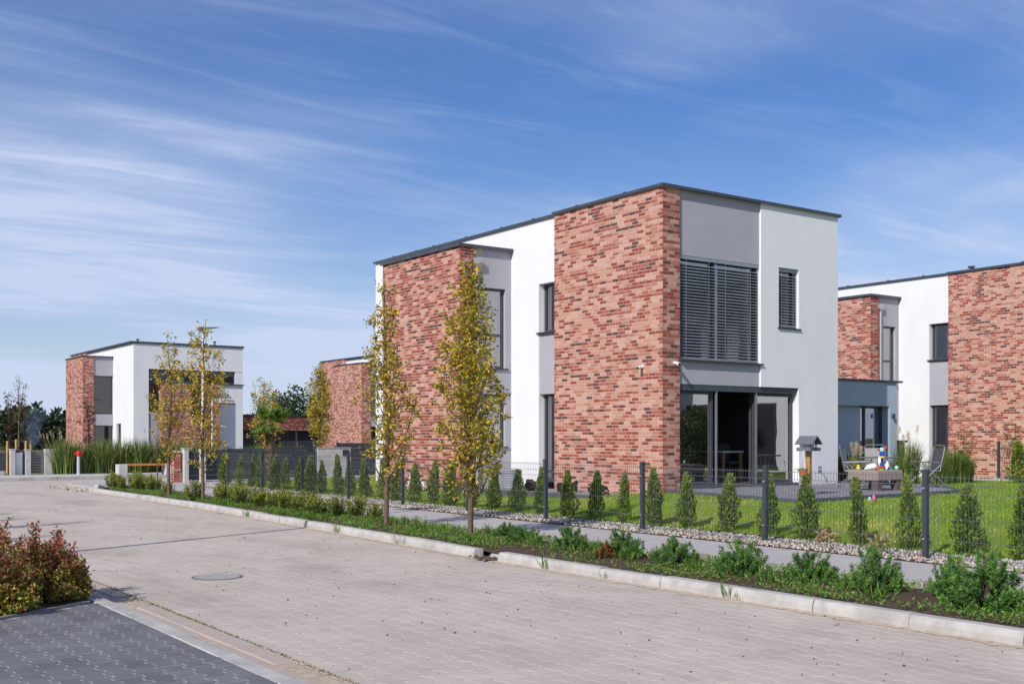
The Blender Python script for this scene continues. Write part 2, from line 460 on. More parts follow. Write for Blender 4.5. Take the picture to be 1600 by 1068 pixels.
def lay_pavers(spots, parent, mats, zt, name, nobj=300):
    """spots: list of (x, y); the nearest in view become objects, the rest one joined part"""
    near = []
    for x, y in spots:
        d = in_frame(x, y, zt, .0)
        if d is not None: near.append((d, x, y))
    near.sort()
    single = set((x, y) for d, x, y in near[:nobj])
    meshes = []
    for k, mt in enumerate(mats):
        b_ = MB(); add_paver(b_, 0, 0, 0, 0); meshes.append(b_.mesh(name, mt))
    rest = MB()
    for x, y in spots:
        k = rnd.choices(range(len(mats)), (5, 4, 3, 1))[0]
        dz = rnd.uniform(-.0007, .0007); tx, ty = rnd.uniform(-.004, .004), rnd.uniform(-.004, .004)
        if (x, y) in single:
            link(name, meshes[k], parent, (x, y, zt + dz), (ty, -tx, 0))
        else:
            add_paver(rest, x, y, zt + dz, k, tx, ty)
    o = rest.build(name + '_field', mats, parent)
    o['kind'] = 'stuff'

spots = []
row = 0
x = -13.02
while x < -7.85:
    y = -14.5 + (PW / 2 if row % 2 else 0)
    while y < 19.2:
        if x < kx(y) - .02 and (y > 6 or in_frame(x, y, -.12, .12) is not None):
            spots.append((round(x, 4), round(y, 4)))
        y += PW
    x += PH; row += 1
lay_pavers(spots, road, M['road'], -.12, 'paver')

# driveway of dark pavers, bottom left
def drive_edge(x): return -6.86 + (x + 13.62) * .60
g = MB(); g.poly([(-13.62, -40, -.0614), (-13.62, drive_edge(-13.62), -.0614), (-30, drive_edge(-30), -.0614), (-30, -40, -.0614)][::-1])
drive = tag(g.build('driveway', M['drivej']), kind='structure')
spots = []; row = 0; x = -13.655
while x > -17.5:
    y = -14.0 + (PW / 2 if row % 2 else 0)
    while y < drive_edge(x) - .06:
        if in_frame(x, y, -.06, .1) is not None: spots.append((round(x, 4), round(y, 4)))
        y += PW
    x -= PH; row += 1
lay_pavers(spots, drive, M['drive'], -.06, 'dark_paver')

# flat kerb and gutter between driveway and road
g = MB(); g.box(-13.62, -13.46, -40, 17, -.16, -.10)
fk = tag(g.build('flat_kerb', M['conc']), kind='structure')
sl = MB(); sl.bbox(-.075, .075, .004, .996, -.06, 0, .012)
slm = sl.mesh('kerb_slab', M['conc'])
for k in range(-15, 14):
    link('kerb_slab', slm, fk, (-13.54, k + rnd.uniform(-.004, .004), -.055 + rnd.uniform(-.003, .003)), (0, rnd.uniform(-.01, .01), 0))
g = MB(); g.box(-13.46, -13.10, -40, 17, -.16, -.128)
gt = tag(g.build('gutter', M['sandm']), kind='structure')
gp = MB(); gp.bbox(-.085, .085, .004, .396, -.03, 0, .008)
gpm = gp.mesh('gutter_stone', M['gut'])
for c, xx in enumerate((-13.37, -13.19)):
    for k in range(-37, 40):
        y = k * .4 + (.2 if c else 0)
        if in_frame(xx, y, -.1, .15) is not None and rnd.random() > .06:
            link('gutter_stone', gpm, gt, (xx, y, -.113 + rnd.uniform(-.004, .004)), (rnd.uniform(-.01, .01), rnd.uniform(-.02, .02), 0))
# moss along the gutter joint
n = 2600
P = np.stack([-13.095 + rng.normal(0, .010, n), rng.uniform(-12.5, 3, n), np.full(n, -.121)], 1)
D = rng.normal(size=(n, 3)); D[:, 2] = abs(D[:, 2]) + .3
mm = [leafmat('moss_yellow', (.30, .26, .06), .2), leafmat('moss_green', (.14, .15, .04), .2), leafmat('moss_straw', (.36, .30, .15), .2)]
tag(link('moss', leaf_mesh('moss', P, D, rng.uniform(.010, .024, n), .010, mm, (3, 2, 2))), 'yellow moss line growing in the gutter joint', 'moss', kind='stuff')

# planting bed at the left (soil)
g = MB(); g.poly([(-13.63, drive_edge(-13.63) + .05, -.045), (-13.63, 12, -.045), (-30, 12, -.045), (-30, drive_edge(-30) + .05, -.045)])
tag(g.build('planting_bed', M['soil']), kind='structure')
g = MB()
for k in range(14):
    x0 = -13.66 - k * 1.0
    a = (x0, drive_edge(x0)); b_ = (x0 - .99, drive_edge(x0 - .99))
    g.quad((a[0], a[1], -.04), (a[0], a[1] + .06, -.04), (b_[0], b_[1] + .06, -.04), (b_[0], b_[1], -.04))
    g.quad((a[0], a[1], -.10), (a[0], a[1], -.04), (b_[0], b_[1], -.04), (b_[0], b_[1], -.10))
tag(g.build('bed_edging', M['terr']), kind='structure')

# kerb on the far side of the street
g = MB()
ys = [-40 + i * .5 for i in range(int((16.0 + 40) / .5) + 1)]
for a, b_ in zip(ys[:-1], ys[1:]):
    g.quad((kx(a) + .03, a, -.10), (kx(a) + .15, a, -.10), (kx(b_) + .15, b_, -.10), (kx(b_) + .03, b_, -.10))
kerb = tag(g.build('kerb', M['conc']), kind='structure')
def kerb_mesh(ln, face=.15):
    p = [(0, -.2), (.004, -.055), (.02, -.012), (.035, 0), (face, .0), (face, -.2)]
    b_ = MB()
    for s0, s1 in ((0, 1),):
        for i in range(len(p) - 1):
            (x0, z0), (x1, z1) = p[i], p[i + 1]
            b_.quad((x0, ln * s1 - .004, z0), (x0, .004, z0), (x1, .004, z1), (x1, ln * s1 - .004, z1))
    b_.poly([(x, .004, z) for x, z in p]); b_.poly([(x, ln - .004, z) for x, z in p][::-1])
    return b_.mesh('kerb_stone', M['conc'])
km = [kerb_mesh(1.0), kerb_mesh(1.0, .155), kerb_mesh(.34)]
y = -13.9
while y < 15.3:
    ln = 1.0
    if -6.1 < y < -5.3:
        y = -5.29; continue
    ang = math.atan2(kx(y + ln) - kx(y), ln)
    link('kerb_stone', km[rnd.randint(0, 1)], kerb, (kx(y) + rnd.uniform(-.006, .006), y, rnd.uniform(-.005, .004)), (rnd.uniform(-.004, .004), rnd.uniform(-.015, .015), -ang + rnd.uniform(-.004, .004)))
    y += ln + .004
link('kerb_stone', km[2], kerb, (-8.30, -5.87, -.045), (0, 0, -.06))
a0 = 0.
px_, py_ = kx(y), y
for k in range(6):
    a0 += .22
    link('kerb_stone', km[2], kerb, (px_, py_, -.01 - .008 * k), (0, 0, -a0))
    px_ += math.sin(a0) * .345; py_ += math.cos(a0) * .345
# sand swept against the kerb
g = MB()
ys = np.arange(-14, 15, .12)
w0 = [.05 + .04 * rnd.random() + .05 * (rnd.random() < .12) for _ in ys]
for i in range(len(ys) - 1):
    a, b_ = ys[i], ys[i + 1]
    g.quad((kx(a) - w0[i], a, -.1165), (kx(a) + .02, a, -.105), (kx(b_) + .02, b_, -.105), (kx(b_) - w0[i + 1], b_, -.1165))
tag(g.build('swept_sand', M['sandm']), 'thin line of pale sand swept along the kerb foot', 'sand', kind='stuff')

# verge bed between kerb and pavement
g = MB()
ys = list(np.arange(-40, 16.3, .4))
xs_n = 8
pts = []
for yy in ys:
    x0 = kx(yy) + .15; x1 = -6.72
    if yy > 14.6: x0 += (yy - 14.6) * .35
    pts.append([(x0 + (x1 - x0) * j / xs_n, yy, -.03 + .05 * math.sin(math.pi * j / xs_n) + rnd.uniform(-.012, .012)) for j in range(xs_n + 1)])
for i in range(len(ys) - 1):
    for j in range(xs_n):
        g.quad(pts[i][j], pts[i][j + 1], pts[i + 1][j + 1], pts[i + 1][j])
tag(g.build('verge', M['soil']), kind='structure')

g = MB(); g.box(-6.72, -5.0, -40, 16.2, -.2, .004); g.box(-7.55, 14, 16.21, 19.35, -.2, .004)
g.poly([(-7.55, 16.21, .0035), (-6.72, 15.2, .0035), (-6.72, 16.21, .0035)])
tag(g.build('pavement', M['walk']), kind='structure')
g = MB()
g.box(-70, 70, 25.6, 28.5, -.2, .0)
tag(g.build('far_pavement', M['conc2']), kind='structure')
g = MB(); g.box(-70, 70, 25.46, 25.595, -.2, .006)
tag(g.build('far_kerb', M['conc']), kind='structure')

# gravel strip under the fence
g = MB(); g.quad((-4.995, -40, .006), (-3.95, -40, .012), (-3.95, 15.9, .012), (-4.995, 15.9, .006))
tag(g.build('gravel_bed', M['soil']), kind='structure')
n = 11000
X = rng.uniform(-5.0, -4.02, n); Y = -13.5 + 29.3 * rng.random(n) ** 1.25
s = rng.uniform(.014, .034, n)
octv = np.array([(1, 0, 0), (0, 1, 0), (-1, 0, 0), (0, -1, 0), (0, 0, .7), (0, 0, -.7)], float)
octf = np.array([(0, 1, 4), (1, 2, 4), (2, 3, 4), (3, 0, 4), (1, 0, 5), (2, 1, 5), (3, 2, 5), (0, 3, 5)])
J = octv[None] * s[:, None, None] * rng.uniform(.6, 1.25, (n, 6, 3))
th = rng.uniform(0, 6.28, n)
c_, s_ = np.cos(th)[:, None], np.sin(th)[:, None]
V = np.stack([J[:, :, 0] * c_ - J[:, :, 1] * s_ + X[:, None], J[:, :, 0] * s_ + J[:, :, 1] * c_ + Y[:, None], J[:, :, 2] + (.012 + s * .4)[:, None]], 2)
Fc = (np.arange(n)[:, None, None] * 6 + octf[None]).reshape(-1, 3)
tag(link('gravel', np_mesh('gravel', V.reshape(-1, 3), Fc, np.repeat(rng.choice(5, n, p=(.34, .22, .22, .14, .08)), 8), GRV)), 'pale pebble gravel along the foot of the mesh fence', 'gravel', kind='stuff')

# lawn
g = MB()
gx = list(np.arange(-4.0, 12.01, .4)) + [16, 22, 40]; gy = list(np.arange(-24, 15.9, .4))
idx = {}
for i, xx in enumerate(gx):
    for j, yy in enumerate(gy):
        idx[i, j] = len(g.v); g.v.append((xx, yy, hl(xx, yy)))
for i in range(len(gx) - 1):
    for j in range(len(gy) - 1):
        g.f.append((idx[i, j], idx[i + 1, j], idx[i + 1, j + 1], idx[i, j + 1])); g.m.append(0)
tag(g.build('lawn', M['lawn'], smooth=True), kind='structure')
# ------------------------------------------------------------------ houses
BL, BH, BJ = .22, .075, .013            # brick module and joint
def brick_colours(rr, mixw):
    state = [0]
    def pick():
        if state[0] > 0:
            state[0] -= 1; return state[1]
        k = rr.choices((0, 1, 2, 3, 4, 5), mixw)[0]
        if k in (3, 4, 5) and rr.random() < .05:
            state[:] = [rr.randint(1, 2), k]
        return k
    return pick
MIX1 = (.31, .15, .15, .19, .09, .11)
MIX2 = (.23, .14, .10, .27, .13, .13)

def brick_face(mb, origin, U, N, width, z0, z1, rr, mixw, depth=.016, singles=None, start=0.0):
    """bricks proud of a mortar plane; U along the wall, N outward; front faces lie in the plane through origin.
    singles: optional list collecting (centre s, z, length, colour) for bricks to be built as objects"""
    O = Vector(origin); U = Vector(U); N = Vector(N)
    rows = int((z1 - z0) / BH + 1e-6)
    pick = brick_colours(rr, mixw)
    for r in range(rows):
        zb = z0 + r * BH + BJ * .5; zt = zb + BH - BJ
        s = -(BL / 2 if r % 2 else 0.)
        if r % 4 == 2: s -= .055
        while s < width - .01:
            a = max(s, 0.) + (BJ / 2 if s > 0 else 0); e = min(s + BL, width) - (BJ / 2 if s + BL < width - 1e-6 else 0)
            s += BL
            if e - a < .012: continue
            k = pick()
            if e - a < .13 and rr.random() < .85: k = rr.choice((3, 5, 5))
            if singles is not None and singles[0](a, e, zb):
                singles[1].append((a, e, zb, zt, k)); continue
            pr = rr.uniform(-.0025, .0015)
            brick_box(mb, O, U, N, a, e, zb, zt, pr, depth, k)

def brick_box(mb, O, U, N, a, e, zb, zt, pr, depth, k):
    i = len(mb.v)
    for dn in (pr, -depth):
        for (s, z) in ((a, zb), (e, zb), (e, zt), (a, zt)):
            p = O + U * s + N * dn
            mb.v.append((p.x, p.y, z))
    for q in ((0, 1, 2, 3), (0, 4, 5, 1), (1, 5, 6, 2), (2, 6, 7, 3), (3, 7, 4, 0)):
        mb.f.append(tuple(i + j for j in q)); mb.m.append(k)

def window(parent, axis, a0, a1, plane, z0, z1, transoms=(), mullions=(), fw=.06, depth=.06, glass='glass', name='window', curtain=None):
    """axis 'x': window lies in an XZ plane (faces -Y); axis 'y': lies in a YZ plane (faces -X). plane = outer frame face"""
    def B(m, u0, u1, w0, w1, p0, p1):
        if axis == 'x': m.box(u0, u1, p0, p1, w0, w1)
        else: m.box(p0, p1, u0, u1, w0, w1)
    fr = MB()
    B(fr, a0, a0 + fw, z0, z1, plane, plane + depth); B(fr, a1 - fw, a1, z0, z1, plane, plane + depth)
    B(fr, a0 + fw, a1 - fw, z0, z0 + fw, plane, plane + depth); B(fr, a0 + fw, a1 - fw, z1 - fw, z1, plane, plane + depth)
    zs = [z0 + fw] + [t for t in transoms] + [z1 - fw]
    for t in transoms: B(fr, a0 + fw, a1 - fw, t - fw * .6, t + fw * .6, plane + .003, plane + depth)
    for mu in mullions: B(fr, mu - fw * .6, mu + fw * .6, z0 + fw, z1 - fw, plane + .0015, plane + depth)
    w = fr.build(name, M['frame'], parent)
    us = [a0 + fw] + list(mullions) + [a1 - fw]
    for i in range(len(us) - 1):
        for j in range(len(zs) - 1):
            p = MB()
            u0, u1, w0, w1 = us[i] + .001, us[i + 1] - .001, zs[j] + .001, zs[j + 1] - .001
            q = plane + depth * .55
            if axis == 'x': p.quad((u0, q, w0), (u1, q, w0), (u1, q, w1), (u0, q, w1))
            else: p.quad((q, u1, w0), (q, u0, w0), (q, u0, w1), (q, u1, w1))
            p.build('pane', M[glass], w)
    if curtain:
        c = MB(); u0, u1, w0, w1 = curtain
        nseg = 14; q = plane + depth + .10
        for k in range(nseg):
            t0, t1 = u0 + (u1 - u0) * k / nseg, u0 + (u1 - u0) * (k + 1) / nseg
            d0, d1 = q + .02 * (k % 2), q + .02 * ((k + 1) % 2)
            if axis == 'x': c.quad((t0, d0, w0), (t1, d1, w0), (t1, d1, w1), (t0, d0, w1))
            else: c.quad((d0, t1, w0), (d1, t0, w0), (d1, t0, w1), (d0, t1, w1))
        c.build('curtain', M['curtain'], w)
    return w

def sill(parent, axis, a0, a1, p0, p1, z, t=.03, m='anth'):
    b_ = MB()
    if axis == 'x': b_.box(a0, a1, p0, p1, z - t, z)
    else: b_.box(p0, p1, a0, a1, z - t, z)
    return b_.build('window_sill', M[m], parent)

def blind(parent, a0, a1, y, z0, z1, pitch=.068):
    """venetian blind hanging in front of a window facing -Y"""
    bl = MB()
    bl.box(a0, a1, y - .045, y + .045, z1 - .07, z1)                  # head box
    bl.box(a0 + .01, a1 - .01, y - .03, y + .03, z0 + .01, z0 + .035)  # bottom rail
    for k in (.2, .8):
        xx = a0 + (a1 - a0) * k
        bl.box(xx - .004, xx + .004, y - .042, y - .039, z0 + .02, z1 - .07)
    for xx in (a0 + .004, a1 - .024):
        bl.box(xx, xx + .02, y - .02, y + .02, z0, z1 - .071)
    o = bl.build('blind', M['slat'], parent)
    s = MB(); w = a1 - a0 - .056
    i = len(s.v)
    prof = [(-.034, -.020), (-.014, -.004), (.014, .010), (.034, .016)]
    for (yy, zz) in prof:
        s.v += [(0, yy, zz), (w, yy, zz)]
    for k in range(3): s.f.append((2 * k, 2 * k + 1, 2 * k + 3, 2 * k + 2)); s.m.append(0)
    me = s.mesh('slat', M['slat'])
    n = int((z1 - z0 - .12) / pitch)
    for k in range(n):
        link('slat', me, o, (a0 + .028, y, z0 + .06 + k * pitch), (rnd.uniform(-.04, .04), 0, 0))
    return o

def pipe(parent, x, y, z0, z1):
    b_ = MB(); b_.tube([(x, y, z0), (x, y, z1)], .04, 10)
    for z in (z0 + .9, z0 + 2.9, z0 + 4.4):
        if z < z1: b_.tube([(x, y, z), (x, y, z + .03)], .047, 10)
    o = b_.build('downpipe', M['zinc'], parent, smooth=False)
    h = MB()
    i = 0
    h.v = [(x - .11, y - .07, z1 + .22), (x + .11, y - .07, z1 + .22), (x + .11, y + .07, z1 + .22), (x - .11, y + .07, z1 + .22),
           (x - .11, y - .07, z1 + .08), (x + .11, y - .07, z1 + .08), (x + .11, y + .07, z1 + .08), (x - .11, y + .07, z1 + .08),
           (x - .045, y - .045, z1), (x + .045, y - .045, z1), (x + .045, y + .045, z1), (x - .045, y + .045, z1)]
    h.f = [(0, 1, 2, 3), (0, 4, 5, 1), (1, 5, 6, 2), (2, 6, 7, 3), (3, 7, 4, 0), (4, 8, 9, 5), (5, 9, 10, 6), (6, 10, 11, 7), (7, 11, 8, 4)]
    h.m = [0] * 9
    h.build('rain_hopper', M['zinc'], o)
    return o

def camera_box(parent, p, d):
    """little wall camera: bracket and tube pointing along d"""
    p = Vector(p); d = Vector(d).normalized()
    b_ = MB(); b_.tube([p, p + d * .04], .035, 10); b_.tube([p + d * .03, p + d * .10 + Vector((0, 0, -.04))], .014, 6)
    q = p + d * .10 + Vector((0, 0, -.02))
    f = (d + Vector((-.5, -.6, -.35))).normalized()
    b_.tube([q - f * .06, q + f * .10], .038, 10)
    o = b_.build('security_camera', M['whitep'], parent)
    l = MB(); l.tube([q + f * .101, q + f * .113], .030, 10); l.build('lens', M['blackp'], o)

def house_a(ox, oy, label, seed, front=True, singles=False, annex=True):
    rr = random.Random(seed)
    h = tag(empty('brick_house', (ox, oy, .40)), label, 'house')
    HT = 6.48; W = 5.85; D = 13.1
    # ---- rendered walls
    w = MB()
    w.box(3.09, 3.70, 0, .3, 2.236, HT); w.box(3.70, 4.41, 0, .3, 2.236, 3.63); w.box(3.70, 4.41, 0, .3, 5.05, HT)
    w.box(4.41, W, 0, .3, -.3, HT)
    w.box(W - .3, W, .3, D - .3, -.3, HT)
    w.box(.13, W, D - .3, D, -.3, HT)
    w.box(.13, .43, 3.82, 4.61, 4.88, HT); w.box(.13, .43, 4.61, D - .3, -.4, HT)
    w.build('wall', M['white'], h)
    # ---- grey panels
    def gp(*a):
        b_ = MB(); b_.box(*a); return b_.build('grey_panel', M['grey'], h)
    gp(.518, 3.088, .05, .28, 5.05, HT); gp(.518, 3.088, .05, .28, 2.236, 2.735)
    gp(.16, .42, 3.825, 4.608, 2.14, 3.64)
    # ---- interior
    f = MB(); f.box(.3, W - .3, .3, D - .3, -.02, .0); f.box(.3, W - .3, .31, D - .3, 2.45, 2.62); f.box(.43, W - .3, 3.6, 3.7, 0, 2.45); f.box(.43, W - .3, 3.6, 3.7, 2.62, HT)
    f.build('floor', M['floorin'], h)
    f = MB(); f.quad((.43, 3.59, 0), (W - .3, 3.59, 0), (W - .3, 3.59, 2.45), (.43, 3.59, 2.45)); f.quad((.43, 3.59, 2.62), (W - .3, 3.59, 2.62), (W - .3, 3.59, 6.4), (.43, 3.59, 6.4))
    f.quad((W - .31, 3.59, 0), (W - .31, .31, 0), (W - .31, .31, 6.4), (W - .31, 3.59, 6.4)); f.quad((.325, .31, 0), (.325, 3.59, 0), (.325, 3.59, 6.4), (.325, .31, 6.4))
    f.box(.34, W - .32, .33, 3.58, 2.40, 2.44)
    f.build('room_wall', M['dark'], h)
    # ---- brick corner slab
    sl_ = MB()
    sl_.box(.005, .32, .005, 3.81, -.3, HT - .004); sl_.box(.32, .513, .005, .3, -.3, HT - .004)
    core = sl_.build('brick_slab', BR[6], h)
    b_ = MB(); sing = []
    crit = (lambda a, e, z: a < .66) if singles else None
    zb0 = -.3 if not singles else -.075 * 4
    brick_face(b_, (0, 0, 0), (0, 1, 0), (-1, 0, 0), 3.81, zb0, HT, rr, MIX1, singles=(crit, sing) if singles else None)
    brick_face(b_, (.0165, 0, 0), (1, 0, 0), (0, -1, 0), .4965, zb0, HT, rr, MIX1, depth=.014)
    o = b_.build('brickwork', BR, h); o['kind'] = 'stuff'
    if singles:
        cache = {}
        for (a, e, zb, zt, k) in sing:
            key = (round(e - a, 3), k)
            if key not in cache:
                q = MB(); brick_box(q, Vector((0, 0, 0)), Vector((0, 1, 0)), Vector((-1, 0, 0)), 0, e - a, 0, BH - BJ, 0, .016, 0)
                cache[key] = q.mesh('brick', BR[k])
            link('brick', cache[key], core, (rr.uniform(-.0015, .0025), a, zb))
    # ---- bay
    BY0, BY1, BX, BT = 5.75, 9.70, -1.49, 5.86
    y = MB(); y.box(BX + .005, -1.035, BY0 + .005, BY1 - .008, -.45, BT - .004); y.box(-1.035, .129, BY0 + .34, BY1, -.45, BT - .004)
    y.build('bay_wall', BR[6], h)
    b_ = MB()
    brick_face(b_, (BX, BY0, 0), (0, 1, 0), (-1, 0, 0), BY1 - BY0, -.45, BT, rr, MIX2)
    brick_face(b_, (BX + .0165, BY0, 0), (1, 0, 0), (0, -1, 0), .4435, -.45, BT, rr, MIX2, depth=.014)
    o = b_.build('bay_brickwork', BR, h); o['kind'] = 'stuff'
    gy = BY0 + .05
    gp(-1.028, -.73, gy, gy + .28, -.4, BT - .004); gp(-.73, -.05, gy, gy + .28, 4.87, BT - .004); gp(-.73, -.05, gy, gy + .28, 2.16, 2.80)
    gp(-.73, -.05, gy, gy + .28, -.4, .80); gp(-.05, .129, gy, gy + .28, -.4, BT - .004)
    window(h, 'x', -.73, -.05, gy + .09, 2.83, 4.87, transoms=(3.68,), glass='glass2', curtain=(-.66, -.12, 2.9, 4.6))
    sill(h, 'x', -.76, .02, gy - .05, gy + .09, 2.83)
    window(h, 'x', -.73, -.05, gy + .09, .83, 2.16, glass='glass2', curtain=(-.68, -.10, .9, 2.1))
    sill(h, 'x', -.76, .02, gy - .05, gy + .09, .83)
    pipe(h, -.955, BY0 + .0, -.2, 5.36)
    # ---- windows of the long side beside the slab
    window(h, 'y', 3.83, 4.60, .30, 3.67, 4.88, glass='glass2', curtain=(3.9, 4.2, 3.7, 4.8))
    sill(h, 'y', 3.82, 4.66, .07, .30, 3.67)
    window(h, 'y', 3.83, 4.60, .30, .0, 2.14, transoms=(.22,), glass='glass2', curtain=(3.9, 4.2, .3, 2.1))
    sill(h, 'y', 3.82, 4.60, .10, .30, .0)
    # ---- garden front: blinds, small window, sliding doors
    window(h, 'x', .52, 3.088, .17, 2.765, 5.05, mullions=(1.706,), glass='glass2')
    sill(h, 'x', .518, 3.14, -.05, .17, 2.765)
    blind(h, .525, 1.70, .10, 2.775, 5.045); blind(h, 1.712, 3.08, .10, 2.775, 5.045)
    window(h, 'x', 3.71, 4.40, .15, 3.64, 5.05, glass='glass2')
    sill(h, 'x', 3.66, 4.46, -.04, .15, 3.64)
    blind(h, 3.715, 4.395, .09, 3.66, 5.04)
    hb = MB(); hb.box(.518, 4.405, .06, .21, 2.10, 2.234); hb.build('blind_box', M['flash'], h)
    for xx in (1.72, 3.02):
        r_ = MB(); r_.box(xx - .02, xx + .02, .07, .11, .0, 2.099); r_.build('guide_rail', M['tube'], h)
    window(h, 'x', .52, 1.70, .17, .0, 2.099, fw=.07, glass='glass', name='glass_door')
    window(h, 'x', 3.04, 4.36, .17, .0, 2.099, fw=.07, glass='glass', name='glass_door')
    if front:
        window(h, 'x', 3.02, 4.30, .25, .0, 2.099, fw=.07, glass='glass', name='sliding_leaf')
        camera_box(h, (0, .62, 2.62), (-1, 0, 0)); camera_box(h, (.34, 0, 2.68), (0, -1, 0))
        t_ = MB(); t_.box(5.08, 5.19, -.03, 0, .25, .38); t_.tube([(5.13, -.03, .3), (5.13, -.12, .28), (5.13, -.13, .22)], .014, 6); t_.build('garden_tap', M['zinc'], h)
    th_ = MB(); th_.box(.518, 4.405, .0, .3, -.08, -.002); th_.build('door_sill', M['terr2'], h)
    # ---- roof edge
    r_ = MB(); r_.box(-.06, W + .06, -.065, 3.835, HT, HT + .045); r_.box(.07, W + .06, 3.835, D + .06, HT, HT + .0448)
    roof = r_.build('roof', M['flash'], h)
    e_ = MB()
    e_.box(-.062, -.045, -.067, 3.83, HT - .02, HT); e_.box(-.045, W + .062, -.067, -.05, HT - .02, HT)
    e_.box(.068, .085, 3.83, D + .062, HT - .02, HT); e_.box(W + .045, W + .062, -.05, D + .06, HT - .02, HT)
    e_.build('drip_edge', M['flash'], roof)
    for yy in (1.2, 2.9, 4.8, 6.2, 7.9, 9.6, 10.6, 11.9):
        c_ = MB(); c_.box((-.03 if yy < 3.8 else .10), (.03 if yy < 3.8 else .16), yy, yy + .06, HT + .045, HT + .075); c_.build('cable_clip', M['anth'], roof)
    r_ = MB(); r_.box(BX - .06, .128, BY0 - .06, BY1 + .06, BT, BT + .05); r_.box(BX - .062, BX - .045, BY0 - .06, BY1 + .06, BT - .03, BT); r_.box(BX - .045, .128, BY0 - .062, BY0 - .045, BT - .03, BT)
    r_.build('bay_roof', M['flash'], h)
    if annex:
        AX = 11.03 - 0.0; AY = 2.0; AH = 2.63
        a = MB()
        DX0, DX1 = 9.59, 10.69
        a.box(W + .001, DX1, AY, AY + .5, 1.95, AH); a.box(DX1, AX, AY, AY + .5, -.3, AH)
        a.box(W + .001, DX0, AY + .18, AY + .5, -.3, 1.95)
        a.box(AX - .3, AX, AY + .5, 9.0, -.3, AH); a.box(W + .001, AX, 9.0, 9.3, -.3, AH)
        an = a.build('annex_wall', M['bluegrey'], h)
        r_ = MB(); r_.box(W + .002, AX + .22, AY - .05, 9.35, AH, AH + .055); r_.build('annex_roof', M['flash'], h)
        window(h, 'x', DX0 + .005, DX1 - .005, AY + .25, .0, 1.95, mullions=(DX0 + .3,), name='annex_door')
        f = MB(); f.box(W + .3, AX - .3, AY + 2.5, AY + 2.6, 0, 2.5); f.box(W, AX - .3, AY + .01, 9, -.05, .0); f.build('annex_room', M['dark'], h)
        if front:
            l_ = MB(); l_.lathe([(.03, 0), (.05, .03), (.05, .10), (.02, .13)], (10.78, AY - .08, 1.62), 10); l_.tube([(10.78, AY, 1.66), (10.78, AY - .08, 1.66)], .015, 6)
            l_.build('wall_lamp', M['anth'], h)
    return h

